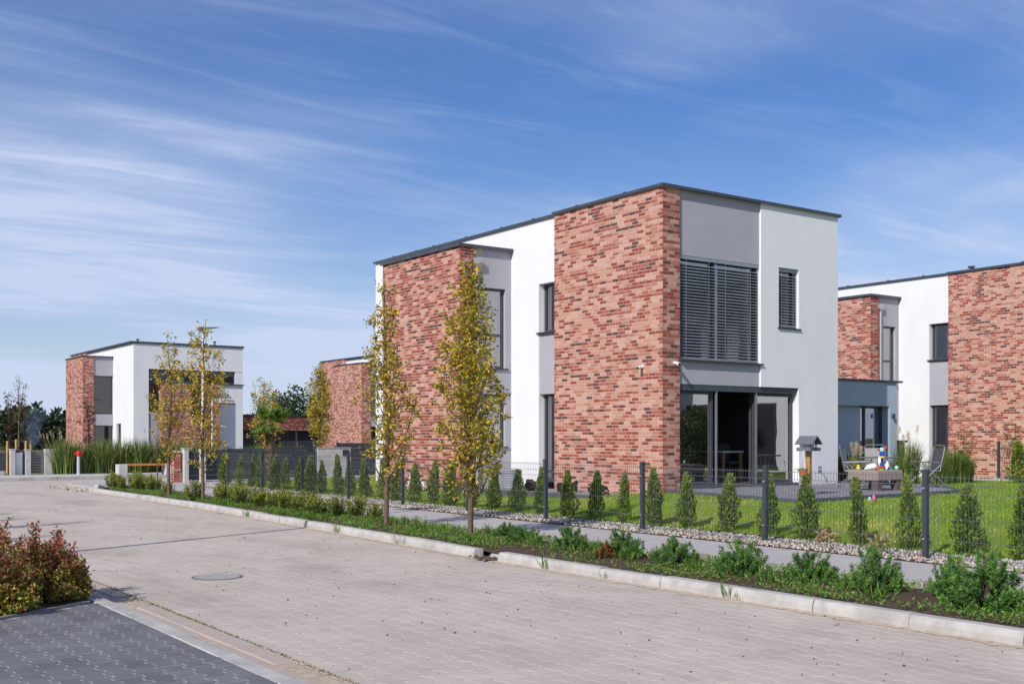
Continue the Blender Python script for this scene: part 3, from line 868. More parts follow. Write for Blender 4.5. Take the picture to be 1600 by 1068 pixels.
def house_b(ox, oy, label, seed, back=False):
    rr = random.Random(seed)
    h = tag(empty('brick_house', (ox, oy, .35)), label, 'house')
    HT = 6.5; W = 6.5; D = 13.4
    w = MB()
    # long side (X = 0) with a square window low beside the bay
    w.box(0, .3, .3, 2.4, -.3, HT); w.box(0, .3, 2.4, 3.35, 1.9, HT); w.box(0, .3, 2.4, 3.35, -.3, .55); w.box(0, .3, 3.35, D - .3, -.3, HT)
    # short front (Y = 0)
    w.box(0, .86, 0, .3, -.3, HT); w.box(.86, W, 0, .3, 5.02, HT); w.box(4.86, W, 0, .3, -.3, 4.25); w.box(6.02, W, .02, .3, 4.25, 5.02)
    w.box(W - .3, W, .3, D - .3, -.3, HT); w.box(0, W, D - .3, D, -.3, HT)
    w.build('wall', M['white'], h)
    def gp(*a):
        b_ = MB(); b_.box(*a); return b_.build('grey_panel', M['grey'], h)
    f = MB(); f.box(.31, W - .31, 2.5, 2.6, 0, 6.4); f.box(.31, W - .31, .31, D - .31, 2.5, 2.6); f.build('room_wall', M['dark'], h)
    window(h, 'y', 2.41, 3.34, .12, .56, 1.89, glass='glass3', curtain=(2.5, 3.25, .6, 1.8))
    # strip window, corner window and brick porch box of the short front
    window(h, 'x', .87, 6.01, .10, 4.27, 5.01, mullions=(2.0, 3.3, 4.6, 5.3), glass='glass3')
    sill(h, 'x', .86, 6.56, -.12, .09, 4.26, .05)
    window(h, 'x', .87, 1.50, .10, 2.55, 4.20, glass='glass3')
    gp(.865, 1.50, .06, .28, -.3, 2.54)
    y = MB(); y.box(1.51, 4.845, -.495, .28, -.3, 4.196); y.build('porch_box', BR[6], h)
    b_ = MB(); brick_face(b_, (1.5, -.5, 0), (1, 0, 0), (0, -1, 0), 3.36, -.3, 4.2, rr, MIX2)
    brick_face(b_, (1.5, -.0, 0), (0, -1, 0), (-1, 0, 0), .48, -.3, 4.2, rr, MIX2, depth=.008)
    o = b_.build('porch_brickwork', BR, h); o['kind'] = 'stuff'
    window(h, 'x', 3.15, 3.95, -.53, 2.3, 4.1, glass='glass3', depth=.025)
    # bay
    BY0, BY1, BX, BT = 4.0, 7.95, -1.75, 5.86
    y = MB(); y.box(BX + .005, -1.12, BY0 + .005, BY1 - .008, -.3, BT - .004); y.box(-1.12, -.002, BY0 + .34, BY1, -.3, BT - .004); y.build('bay_wall', BR[6], h)
    b_ = MB(); brick_face(b_, (BX, BY0, 0), (0, 1, 0), (-1, 0, 0), BY1 - BY0, -.3, BT, rr, MIX1)
    brick_face(b_, (BX + .0165, BY0, 0), (1, 0, 0), (0, -1, 0), .62, -.3, BT, rr, MIX2, depth=.014)
    o = b_.build('bay_brickwork', BR, h); o['kind'] = 'stuff'
    gy = BY0 + .05
    gp(-1.11, -.002, gy, gy + .28, 4.75, BT - .004); gp(-1.11, -.002, gy, gy + .28, 1.80, 2.47); gp(-1.11, -.002, gy, gy + .28, -.3, .3)
    window(h, 'x', -1.11, -.02, gy + .09, 2.50, 4.75, transoms=(3.32,), glass='glass3')
    window(h, 'x', -1.11, -.02, gy + .09, .3, 1.80, glass='glass3')
    # brick slab at the far end of the long side
    if not back:
     y = MB(); y.box(-.125, -.002, 9.61, D - .01, -.3, HT - .004); y.build('brick_slab', BR[6], h)
    if not back:
     b_ = MB(); brick_face(b_, (-.13, 9.6, 0), (0, 1, 0), (-1, 0, 0), D - 9.6, -.3, HT, rr, MIX1); o = b_.build('brickwork', BR, h); o['kind'] = 'stuff'
    r_ = MB(); r_.box(-.20, W + .06, -.065, D + .06, HT, HT + .06); roof = r_.build('roof', M['flash'], h)
    e_ = MB(); e_.box(-.05, W + .062, -.067, -.05, HT - .05, HT); e_.box(W + .045, W + .06, -.05, D, HT - .05, HT); e_.box(-.06, -.045, -.05, 9.5, HT - .05, HT); e_.build('drip_edge', M['flash'], roof)
    r_ = MB(); r_.box(BX - .06, -.001, BY0 - .06, BY1 + .06, BT, BT + .06); r_.build('bay_roof', M['flash'], h)
    if back:
        for (y0, y1, z0, z1) in ((8.3, 9.1, 3.4, 5.3), (9.7, 10.4, 3.4, 5.3), (11.0, 12.6, 3.4, 5.3), (8.4, 10.2, .1, 2.3), (10.9, 12.7, .1, 2.3)):
            f_ = MB(); f_.box(-.03, -.001, y0, y1, z0, z1); wf = f_.build('window', M['frame'], h)
            p_ = MB(); ym = (y0 + y1) / 2
            for (u0, u1) in ((y0 + .07, ym - .04), (ym + .04, y1 - .07)): p_.quad((-.034, u1, z0 + .07), (-.034, u0, z0 + .07), (-.034, u0, z1 - .07), (-.034, u1, z1 - .07))
            p_.build('pane', M['blackp'], wf)
            sill(h, 'y', y0 - .04, y1 + .04, -.12, -.001, z0)
    # roof vents
    for (vx, vy, sz) in ((5.2, 1.2, .42), (.9, 2.2, .12)):
        v_ = MB(); v_.box(vx - sz, vx + sz, vy - .2, vy + .2, HT + .06, HT + .13); v_.tube([(vx, vy, HT + .13), (vx, vy, HT + .35)], .05, 8); v_.tube([(vx, vy, HT + .32), (vx, vy, HT + .38)], .10, 8)
        v_.build('roof_vent', M['anth'], roof)
    return h

h1 = house_a(0, 0, 'white and brick two-storey house with closed dark blinds and terrace, in the middle', 11, singles=True)
h2 = house_a(16.6, .17, 'white and brick house at the right edge, behind the garden furniture', 12, front=False)
v_ = MB(); v_.box(1.2, 3.4, 4.2, 4.5, 6.535, 6.63); v_.tube([(2.2, 4.35, 6.6), (2.2, 4.35, 6.95)], .05, 8); v_.tube([(2.2, 4.35, 6.93), (2.2, 4.35, 6.99)], .12, 8)
v_.build('roof_vent', M['anth'], h2)
h3 = house_b(2.48, 46.14, 'far white house with brick porch and long strip window behind the tall grasses, at left', 13)
h4 = house_b(18.7, 42.06, 'far house of mostly bare brick wall seen behind the second street tree', 14)
h5 = house_b(13.0, -20.5, 'neighbouring white house across the lawn, mirrored in the terrace glass', 15, back=True)

# low garage block far behind
g = tag(empty('garage_block', (9.3, 58, .3)), 'low flat garage with brick band above dark doors, behind the palm', 'garage')
b_ = MB(); b_.box(0, 12, .008, 6, 1.64, 2.68); b_.box(0, 12, .5, 6, -.3, 1.64); b_.box(-.001, .4, .2, .5, -.3, 1.64); b_.box(11.6, 12, .2, .5, -.3, 1.64); b_.build('wall', BR[6], g)
b_ = MB(); brick_face(b_, (0, 0, 0), (1, 0, 0), (0, -1, 0), 12, 1.64, 2.69, random.Random(5), (.1, .1, .05, .3, .25, .2)); o = b_.build('brickwork', BR, g); o['kind'] = 'stuff'
r_ = MB(); r_.box(-.1, 12.1, -.08, 6.1, 2.69, 2.78); r_.build('roof', M['anth'], g)
for k in range(4):
    d_ = MB(); x0 = .45 + k * 2.8; d_.box(x0, x0 + 2.6, .42, .49, -.3, 1.63)
    for j in range(1, 4): d_.box(x0, x0 + 2.6, .41, .421, -.3 + j * .48, -.285 + j * .48)
    d_.build('garage_door', M['anth'], g)

# ------------------------------------------------------------------ terrace and raised apron
tp = [(.10, -.02), (-.62, -4.20), (5.15, -3.78), (6.7, -2.2), (8.4, 1.98), (5.86, 1.98), (5.86, -.02)]
t = tag(empty('terrace', (0, 0, 0)), 'grey paved terrace with dark kerb edging in front of the glass doors', 'terrace')
b_ = MB(); b_.poly([(x, y, .331) for x, y in tp]); 
for i in range(len(tp)):
    a, c = tp[i], tp[(i + 1) % len(tp)]
    b_.quad((a[0], a[1], .0), (c[0], c[1], .0), (c[0], c[1], .331), (a[0], a[1], .331))
b_.build('slab', M['terr2'], t)
def inside(x, y, poly, m=0.):
    c = False; n_ = len(poly)
    for i in range(n_):
        (x0, y0), (x1, y1) = poly[i], poly[(i + 1) % n_]
        if (y0 > y) != (y1 > y) and x < (x1 - x0) * (y - y0) / (y1 - y0) + x0: c = not c
        dx, dy = x1 - x0, y1 - y0; l2 = dx * dx + dy * dy
        tt = max(0, min(1, ((x - x0) * dx + (y - y0) * dy) / l2))
        if m and math.hypot(x - x0 - tt * dx, y - y0 - tt * dy) < m: return False
    return c
tm = MB(); tm.bbox(-.098, .098, -.098, .098, -.02, 0, .004); tmm = [tm.mesh('terrace_paver', M['terr'])]
tm2 = mat('terrace_paver_light', (.235, .23, .25), .85, .12, 3, .3, 100); q = MB(); q.bbox(-.098, .098, -.098, .098, -.02, 0, .004); tmm.append(q.mesh('terrace_paver', tm2))
cand = []
for i in range(-5, 50):
    for j in range(-23, 12):
        x, y = i * .2, j * .2 + (.1 if i % 2 else 0)
        if inside(x, y, tp, .13) and not (x > 5.7 and y > -.1 and x < 5.95):
            cand.append(((x - CAMV.x) ** 2 + (y - CAMV.y) ** 2, x, y))
cand.sort()
rest = MB()
for k, (_, x, y) in enumerate(cand):
    dz = rnd.uniform(-.002, .002)
    if k < 300: link('terrace_paver', tmm[rnd.random() < .35], t, (x, y, .345 + dz))
    else: rest.bbox(x - .098, x + .098, y - .098, y + .098, .325, .345 + dz, .004, int(rnd.random() < .35))
o = rest.build('terrace_paver_field', [M['terr'], tm2], t); o['kind'] = 'stuff'
for i in (0, 1, 2, 3):
    a, c = Vector((*tp[i], 0)), Vector((*tp[i + 1], 0)); d = c - a; ln = d.length; d.normalize(); ang = math.atan2(d.y, d.x)
    n_ = max(1, int(ln / .5)); sg = ln / n_
    for k in range(n_):
        e_ = MB(); e_.bbox(.004, sg - .004, -.035, .06, -.22, .012, .01); p = a + d * (k * sg)
        e_.build('edging_block', M['terr2'], t, loc=(p.x, p.y, .34 + rnd.uniform(-.005, .005)), rot=(0, 0, ang))

ap = tag(empty('raised_apron', (0, 0, 0)), 'raised gravel strip with dark edging between bay and house corner', 'planter')
b_ = MB(); b_.quad((-1.70, .24, .22), (.0, .24, .22), (.0, 5.75, .22), (-1.70, 5.75, .22)); b_.build('gravel_fill', mat('apron_gravel', (.30, .28, .27), .95, .35, 40, .8, 60), ap)
for k in range(11):
    e_ = MB(); e_.bbox(-.06, .06, .004, .496, -.2, 0, .012); e_.build('edging_block', M['terr2'], ap, loc=(-1.76, .24 + k * .5, .25 + rnd.uniform(-.006, .006)))
for k in range(4):
    e_ = MB(); e_.bbox(.004, .446, -.06, .06, -.2, 0, .012); e_.build('edging_block', M['terr2'], ap, loc=(-1.82 + k * .45, .18, .25 + rnd.uniform(-.006, .006)))
# ------------------------------------------------------------------ mesh fence
FX = -4.6; S_ = 2.53
fence = tag(empty('mesh_fence', (FX, 0, 0)), 'anthracite wire mesh fence with posts along the pavement', 'fence')
pm = MB(); pm.box(-.03, .03, -.03, .03, -.1, 1.05); pm.box(-.034, .034, -.034, .034, 1.05, 1.085)
pmm = pm.mesh('post', M['anth'])
cm = MB(); cm.tube([(-.045, 0, 0), (.045, 0, 0)], .008, 6); cm.tube([(-.05, 0, 0), (-.038, 0, 0)], .014, 6); cmm = cm.mesh('clamp', M['zinc'])
wire = mat('fence_wire', (.115, .125, .14), .5, .1, 6, spec=.4)
pn = MB()
prof = [(0, .03), (0, .22), (.035, .245), (0, .27), (0, .82), (.04, .86), (0, .90), (0, 1.02)]
prof_s = [(0, .03), (0, .80), (.045, .85), (0, .90), (.0, 1.03)]
for k in range(50):
    yy = .03 + k * .05
    pn.tube([(x, yy, z) for x, z in prof_s], .0028, 3, cap=False)
for z in (.06, .25, .50, .80, .90, 1.0):
    pn.tube([(.004, .0, z), (.004, S_ - .06, z)], .0033, 3, cap=False)
pnm = pn.mesh('mesh_panel', wire)
y0 = -9.5 - 2 * S_
for k in range(12):
    y = y0 + k * S_
    if y > 16.0: break
    p = link('post', pmm, fence, (0, y, 0), (rnd.uniform(-.006, .006), rnd.uniform(-.008, .008), 0))
    for z in (.25, .86): link('clamp', cmm, p, (0, 0, z))
    if k < 11 and y + S_ < 16.2: link('mesh_panel', pnm, fence, (.0, y + .03, 0))

# plot divider fence at the right
fd = tag(empty('mesh_fence', (12.0, 0, .28)), 'short mesh fence with white footing between the gardens, at right', 'fence')
for k in range(3):
    link('post', pmm, fd, (0, -5.6 + k * 2.53, 0))
    f_ = MB(); f_.box(-.12, .12, -.12, .12, -.15, .07); f_.build('footing', M['conc2'], fd, loc=(0, -5.6 + k * 2.53, 0))
    if k < 2: link('mesh_panel', pnm, fd, (0, -5.57 + k * 2.53, 0))
    e_ = MB(); e_.box(-.03, .03, .13, 2.4, -.15, .05); e_.build('base_board', M['conc'], fd, loc=(0, -5.6 + k * 2.53, 0))

# ------------------------------------------------------------------ walls and gates along the side street
def slats(parent, x0, x1, y, z0, z1, n, gap, m, name='slat'):
    b_ = MB(); hgt = (z1 - z0 - gap * (n - 1)) / n
    b_.box(0, x1 - x0, 0, .025, 0, hgt); me = b_.mesh(name, m)
    for k in range(n): link(name, me, parent, (x0, y, z0 + k * (hgt + gap)))
def pillar(name, x, y, w, hgt, label, m):
    o = tag(empty(name, (x, y, 0)), label, 'pillar')
    b_ = MB(); b_.box(-w / 2, w / 2, -.15, .15, -.1, hgt); b_.build('shaft', m, o)
    b_ = MB(); b_.box(-w / 2 - .02, w / 2 + .02, -.17, .17, hgt, hgt + .035); b_.build('cap', M['conc'], o)
    return o
WY = 18.0
bp_ = tag(empty('brick_pillar', (-4.47, WY, 0)), 'small brick pillar at the left end of the grey boundary wall', 'pillar')
b_ = MB(); b_.box(-.107, .107, .008, .28, -.1, 1.02); b_.build('core', BR[6], bp_)
b_ = MB(); brick_face(b_, (-.115, 0, 0), (1, 0, 0), (0, -1, 0), .23, -.075, 1.03, random.Random(3), MIX2); brick_face(b_, (-.115, .285, 0), (0, -1, 0), (-1, 0, 0), .265, -.075, 1.03, random.Random(4), MIX2, depth=.007)
o = b_.build('brickwork', BR, bp_); o['kind'] = 'stuff'
pillar('concrete_pillar', -4.22, WY, .14, 1.08, 'pale concrete pillar right beside the small brick pillar', M['conc2'])
pillar('concrete_pillar', -3.66, WY, .16, 1.08, 'pale concrete pillar at the start of the dark panel fence', M['conc2'])
pf = tag(empty('panel_fence', (0, WY, 0)), 'dark grey solid panel fence behind the row of thujas', 'fence')
slats(pf, -4.14, -3.75, .04, .06, 1.0, 6, .006, M['anth'])
slats(pf, -3.57, -2.78, .04, .06, 1.06, 6, .006, M['anth']); slats(pf, -2.72, -2.05, .04, .06, 1.08, 6, .006, M['anth']); slats(pf, -1.99, -1.5, .04, .06, 1.08, 6, .006, M['flash'])
for xx in (-2.75, -2.02, -1.45):
    p_ = MB(); p_.box(xx - .028, xx + .028, .02, .09, 0, 1.12); p_.build('post', M['anth'], pf)
sg = tag(empty('slat_gate', (0, WY, 0)), 'dark horizontal slat gate left of the concrete wall', 'gate')
slats(sg, -1.22, .02, .04, .08, 1.12, 10, .012, M['anth']); slats(sg, .05, .34, .05, .08, 1.10, 8, .05, M['anth'])
p_ = MB(); p_.box(-1.28, -1.23, .02, .09, 0, 1.15); p_.box(.35, .42, .02, .09, 0, 1.15); p_.build('gate_frame', M['anth'], sg)
cw = tag(empty('concrete_wall', (1.13, WY, 0)), 'short pale concrete wall with dark letterbox, behind the thujas', 'wall')
b_ = MB(); b_.box(-.64, .64, 0, .2, -.1, 1.08); b_.build('wall_slab', M['conc2'], cw)
b_ = MB(); b_.box(-.66, .66, -.02, .22, 1.08, 1.11); b_.build('coping', M['conc'], cw)
b_ = MB(); b_.box(.32, .56, -.03, -.001, .82, 1.02); b_.box(.34, .54, -.034, -.03, .965, .985); b_.build('letterbox', M['anth'], cw)
pf2 = tag(empty('panel_fence', (0, WY + 1.2, 0)), 'dark grey panel fence right of the concrete wall, behind the street tree', 'fence')
for k in range(3): slats(pf2, 1.9 + k * 1.9, 3.75 + k * 1.9, .04, .06, 1.25, 6, .006, M['anth'])
for k in range(4):
    p_ = MB(); p_.box(1.84 + k * 1.9, 1.90 + k * 1.9, .02, .09, 0, 1.28); p_.build('post', M['anth'], pf2)

# left: gate pillars, panel fence and slat gate across the side street
LY = 29.0
lf = tag(empty('panel_fence', (0, LY, 0)), 'low dark panel fence with concrete footings at the left edge', 'fence')
for k in range(6):
    x0 = -7.45 - .62 * (k + 1)
    slats(lf, x0 + .05, x0 + .57, .04, .16, .86, 3, .006, M['anth'], 'panel')
    p_ = MB(); p_.box(x0 - .05, x0 + .05, -.02, .10, 0, .92); p_.build('post', M['frame'], lf)
    p_ = MB(); p_.box(x0 + .1, x0 + .5, -.05, .15, -.05, .15); p_.build('footing', M['conc2'], lf)
pillar('concrete_pillar', -7.28, LY, .17, .98, 'white concrete gate pillar beside the dark panel fence at left', M['conc2'])
lb = tag(empty('letterbox_panel', (-7.02, LY, 0)), 'white upright letterbox panel between the left gate pillars', 'letterbox')
b_ = MB(); b_.box(-.13, .10, -.03, .12, 0, .86); b_.build('panel', M['whitep'], lb); b_ = MB(); b_.box(-.13, .16, .0, .1, .865, .96); b_.box(.10, .16, -.01, .1, 0, .86); b_.build('dark_frame', M['anth'], lb)
pillar('concrete_pillar', -6.72, LY, .18, .96, 'narrow white pillar left of the small slat gate', M['conc2'])
lg = tag(empty('slat_gate', (-6.60, LY, 0)), 'small grey slat gate beside the tall grass hedge', 'gate')
slats(lg, 0, .42, .02, .06, .88, 8, .022, M['slate'])
p_ = MB(); p_.box(-.02, .0, .0, .06, .02, .92); p_.box(.42, .45, .0, .06, .02, .92); p_.build('gate_frame', M['slate'], lg)
ww = tag(empty('concrete_wall', (-5.85, LY, 0)), 'white concrete wall end with sloping side, next to the grass hedge', 'wall')
b_ = MB()
b_.v = [(-.25, -.12, -.1), (.42, -.12, -.1), (.20, -.12, 1.0), (-.25, -.12, 1.0), (-.25, .12, -.1), (.42, .12, -.1), (.20, .12, 1.0), (-.25, .12, 1.0)]
b_.f = [(0, 1, 2, 3), (5, 4, 7, 6), (1, 5, 6, 2), (4, 0, 3, 7), (3, 2, 6, 7)]; b_.m = [0] * 5
b_.build('wall_slab', M['conc2'], ww)

# ------------------------------------------------------------------ street furniture
hy = tag(empty('fire_hydrant', (-5.15, 27.6, 0)), 'pole-shaped hydrant with red head standing before the grass hedge', 'hydrant')
b_ = MB(); b_.lathe([(.09, 0), (.09, .03), (.062, .05), (.058, .72)], n=12); b_.build('column', mat('hydrant_grey', (.42, .46, .55), .5), hy, smooth=False)
b_ = MB(); b_.lathe([(.07, .72), (.085, .75), (.09, .84), (.075, .90), (.04, .93), (.04, .95)], n=12); b_.tube([(-.14, 0, .82), (.14, 0, .82)], .042, 10); b_.tube([(-.155, 0, .82), (-.125, 0, .82)], .052, 10); b_.tube([(.125, 0, .82), (.155, 0, .82)], .052, 10)
b_.build('head', M['red'], hy)
be = tag(empty('bench', (-2.98, 26.1, 0)), 'bench with orange wooden seat on two concrete blocks', 'bench')
for xx in (-.95, .85):
    b_ = MB(); b_.bbox(xx - .16, xx + .16, -.24, .24, 0, .42, .01); b_.build('leg', M['conc2'], be)
for k in range(4):
    b_ = MB(); b_.bbox(-.80, .90, -.215 + k * .11, -.115 + k * .11, .36, .43, .006); b_.build('seat_plank', M['wood'], be)
lp = tag(empty('street_lamp', (-.24, 27.4, 0)), 'tall white street lamp rising behind the golden street trees', 'street lamp')
b_ = MB(); b_.tube([(0, 0, 0), (0, 0, 5.95)], [.07, .045], 12); b_.lathe([(.12, 0), (.12, .04), (.075, .06), (.075, .5)], n=12); b_.build('pole', M['whitep'], lp)
b_ = MB(); b_.v = [(-.25, -.16, 6.02), (.75, -.13, 6.06), (.75, .13, 6.06), (-.25, .16, 6.02), (-.18, -.10, 5.86), (.30, -.08, 5.96), (.30, .08, 5.96), (-.18, .10, 5.86)]
b_.f = [(0, 1, 2, 3), (4, 7, 6, 5), (0, 4, 5, 1), (1, 5, 6, 2), (2, 6, 7, 3), (3, 7, 4, 0)]; b_.m = [0] * 6
b_.build('lamp_head', mat('lamp_grey', (.28, .28, .27), .5), lp)
ss = tag(empty('street_sign', (-0.38, 25.95, 0)), 'white street name sign on a thin post', 'sign')
b_ = MB(); b_.tube([(0, 0, 0), (0, 0, 3.1)], .03, 10); b_.build('post', M['whitep'], ss)
b_ = MB(); b_.box(.10, .98, -.012, .012, 2.86, 3.04); plate = b_.build('plate', mat('sign_white', (.72, .73, .75), .5), ss)
b_ = MB(); b_.box(.10, .98, -.014, .014, 2.80, 2.858); b_.build('red_band', mat('sign_red', (.16, .04, .045), .5), ss)
b_ = MB(); b_.box(-.03, .10, -.015, .015, 2.83, 2.86); b_.box(-.03, .10, -.015, .015, 2.98, 3.01); b_.build('bracket', M['zinc'], ss)
tcu = bpy.data.curves.new('lettering', 'FONT'); tcu.body = 'ul. Subtelna'; tcu.size = .165; tcu.extrude = .002; tcu.align_x = 'CENTER'; tcu.align_y = 'CENTER'
tob = bpy.data.objects.new('lettering_curve', tcu); COL.objects.link(tob)
dg = bpy.context.evaluated_depsgraph_get(); tme = bpy.data.meshes.new_from_object(tob.evaluated_get(dg)); bpy.data.objects.remove(tob)
tme.materials.clear(); tme.materials.append(M['blackp'])
link('lettering', tme, ss, (.54, -.016, 2.955), (R(90), 0, 0))

mh = tag(empty('manhole_cover', (-11.84, -5.25, -.116)), 'round pale manhole cover set in the paved road', 'manhole')
b_ = MB(); n_ = 40
for j in range(n_):
    a, c = 2 * math.pi * j / n_, 2 * math.pi * (j + 1) / n_
    b_.quad((.262 * math.cos(a), .262 * math.sin(a), .003), (.285 * math.cos(a), .285 * math.sin(a), .002), (.285 * math.cos(c), .285 * math.sin(c), .002), (.262 * math.cos(c), .262 * math.sin(c), .003))
b_.build('rim', mat('manhole_rim', (.17, .145, .125), .9, .3, 20, .5, 60), mh)
b_ = MB(); b_.lathe([(.258, -.01), (.258, .003), (.24, .004), (.235, .001), (.05, .001), (.045, .003)], n=40); b_.build('lid', mat('manhole_lid', (.36, .335, .31), .8, .15, 14, .4, 60), mh)
# rubble heap at the kerb tip
rb = MB()
for k in range(90):
    a = rnd.random(); x = -7.85 + rnd.gauss(0, .22) + a * .2; y = 16.4 + a * 3.0 + rnd.gauss(0, .2); s = rnd.uniform(.03, .09)
    rb.lathe([(s * .6, -.02), (s, s * .2), (s * .7, s * .7), (s * .15, s * .9)], (x, y, -.12), 5)
tag(rb.build('rubble', M['rubble']), 'heap of sand and stones at the far kerb tip', 'rubble', kind='stuff')
st = tag(empty('stone_block', (-7.55, 15.75, -.1)), 'grey tilted block lying beside the rubble at the kerb end', 'stone')
b_ = MB(); b_.bbox(-.12, .12, -.10, .10, 0, .2, .03); o = b_.build('block', M['conc'], st); o.rotation_euler = (.15, .25, .3)
dr = mat('debris', (.09, .06, .045), .95, .4, 30)
b_ = MB()
for k in range(60):
    s = rnd.uniform(.012, .045); b_.lathe([(s, 0), (s * .8, s * .5), (s * .2, s * .7)], (-8.36 + rnd.gauss(0, .06), -5.62 + rnd.gauss(0, .13), -.100), 6)
tag(b_.build('debris', dr), 'brown debris in the gap between kerb stones', 'debris', kind='stuff')

# ------------------------------------------------------------------ garden things on the terrace
TZ = .345
bf = tag(empty('bird_feeder', (.74, -3.32, TZ), R(12)), 'roofed wooden bird feeder on a post beside the white wall', 'bird feeder')
b_ = MB(); b_.box(-.045, .045, -.045, .045, -.02, .86); b_.build('post', M['post'], bf)
b_ = MB(); b_.box(-.21, .21, -.15, .15, .86, .90); b_.box(-.21, -.195, -.15, .15, .90, .925); b_.box(.195, .21, -.15, .15, .90, .925); b_.box(-.195, .195, -.15, -.137, .90, .925); b_.box(-.195, .195, .137, .15, .90, .925); b_.build('tray', M['slate'], bf)
for sx in (-1, 1):
    b_ = MB(); b_.v = [(0, -.19, 1.14), (0, .19, 1.14), (sx * .20, .19, .985), (sx * .20, -.19, .985), (0, -.19, 1.155), (0, .19, 1.155), (sx * .205, .19, 1.0), (sx * .205, -.19, 1.0)]
    b_.f = [(0, 1, 2, 3), (4, 7, 6, 5), (0, 3, 7, 4), (1, 5, 6, 2), (3, 2, 6, 7)]; b_.m = [0] * 5; b_.build('roof_board', M['slate'], bf)
b_ = MB(); b_.box(-.10, .10, -.02, .02, .90, 1.06); b_.box(-.02, .02, -.12, .12, .90, 1.06); b_.build('seed_box', M['whitep'], bf)
for sx in (-.13, .13):
    b_ = MB(); b_.box(sx - .012, sx + .012, -.10, -.08, .90, 1.03); b_.box(sx - .012, sx + .012, .08, .10, .90, 1.03); b_.build('support', M['slate'], bf)
hp = tag(empty('hanging_pot', (.50, -3.38, TZ + .36)), 'terracotta flower pot hanging from the bird feeder', 'flower pot')
b_ = MB(); b_.lathe([(.05, 0), (.065, .02), (.082, .12), (.09, .12), (.09, .145), (.08, .145), (.075, .13)], n=18); b_.build('pot', M['terra'], hp, smooth=False)
b_ = MB()
for a in (0, 2.1, 4.2): b_.tube([(.08 * math.cos(a), .08 * math.sin(a), .14), (0.02, 0, .52)], .003, 4)
b_.build('cord', M['whitep'], hp)
n = 70; P = np.stack([rng.normal(0, .045, n), rng.normal(0, .045, n), np.full(n, .13)], 1); D = rng.normal(size=(n, 3)); D[:, 2] = abs(D[:, 2]) + .5
link('foliage', leaf_mesh('foliage', P, D, .05, .025, L['weed'][:3], (1, 1, 1)), hp)

def make_chair(fab, fold=0):
    c = empty('garden_chair')
    b_ = MB(); r = .012
    for s in (-.25, .25):
        b_.tube([(-.36, s, .02), (.22, s, .56)], r, 6); b_.tube([(.34, s, .02), (-.22, s, .52)], r, 6)
        b_.tube([(-.24, s, .56), (.26, s, .58)], .016, 6)
    for x, z in ((-.36, .02), (.34, .02)): b_.tube([(x, -.27, z), (x, .27, z)], r, 6)
    b_.build('legs', M['tube'], c)
    b_ = MB(); b_.tube([(-.20, -.24, .36), (-.31, -.24, .88), (-.32, -.20, .94), (-.32, .20, .94), (-.31, .24, .88), (-.20, .24, .36)], r, 6); b_.build('back_frame', M['tube'], c)
    b_ = MB(); b_.tube([(-.20, -.24, .37), (.26, -.24, .40), (.26, .24, .40), (-.20, .24, .37)], r, 6); b_.build('seat_frame', M['tube'], c)
    b_ = MB(); b_.quad((-.205, -.235, .385), (-.300, -.235, .86), (-.300, .235, .86), (-.205, .235, .385)); b_.quad((-.21, .235, .385), (-.305, .235, .86), (-.305, -.235, .86), (-.21, -.235, .385)); b_.build('backrest', fab, c)
    b_ = MB(); b_.box(-.18, .25, -.235, .235, .385, .392); b_.build('seat', fab, c)
    return c
def chair_at(fab, x, y, rz, label):
    c = make_chair(fab); c.location = (x, y, TZ); c.rotation_euler = (0, 0, R(rz)); tag(c, label, 'chair', 'folding garden chairs on the terrace'); return c
chair_at(M['sling'], 4.25, -1.75, -62, 'folding garden chair with grey sling at the left of the patio table')
chair_at(M['sling'], 6.15, -.95, 232, 'folding garden chair with grey sling behind the patio table')
chair_at(M['slingd'], 5.60, -2.62, 152, 'folding garden chair with dark sling seen from the side, right of the table')
tb = tag(empty('patio_table', (5.35, -1.55, TZ)), 'round grey patio table between the garden chairs', 'table')
b_ = MB(); b_.lathe([(.45, .64), (.46, .655), (.45, .67)], n=28); b_.build('table_top', M['slate'], tb)
for k in range(4):
    a = k * math.pi / 2 + .5; b_ = MB(); b_.tube([(.16 * math.cos(a), .16 * math.sin(a), .64), (.13 * math.cos(a), .13 * math.sin(a), .25), (.30 * math.cos(a), .30 * math.sin(a), .0)], .012, 6); b_.build('leg', M['tube'], tb)
mg = tag(empty('cup', (5.18, -1.73, TZ + .67)), 'white mug standing on the patio table', 'cup')
b_ = MB(); b_.lathe([(.045, 0), (.05, .06), (.05, .13), (.045, .13), (.04, .02)], n=14); b_.tube([(.05, 0, .03), (.09, 0, .05), (.09, 0, .09), (.05, 0, .11)], .009, 6); b_.build('mug', M['whitep'], mg)
rt = tag(empty('rattan_table', (3.20, -3.10, TZ)), 'low woven rattan table covered with toys', 'table')
b_ = MB(); b_.bbox(0, .85, 0, .75, .22, .43, .02); b_.build('top', M['rattan'], rt)
for xx in (.02, .67):
    for yy in (.02, .58):
        b_ = MB(); b_.bbox(xx, xx + .16, yy, yy + .15, -.005, .219, .005); b_.build('leg', M['rattan2'], rt)
q = MB()
for k in range(11):
    q.box(.03 + k * .074, .085 + k * .074, -.008, .0, .235, .405); q.box(-.008, 0, .02 + k * .065, .065 + k * .065, .235, .405)
q.build('weave', M['rattan'], rt)
RT = TZ + .43
dk = tag(empty('yellow_toy', (3.28, -2.55, RT)), 'small yellow toy on the left end of the rattan table', 'toy')
b_ = MB(); b_.lathe([(.025, 0), (.042, .025), (.038, .055), (.022, .065), (.03, .085), (.022, .11), (.008, .115)], n=12); b_.build('body', M['yellow'], dk, smooth=True)
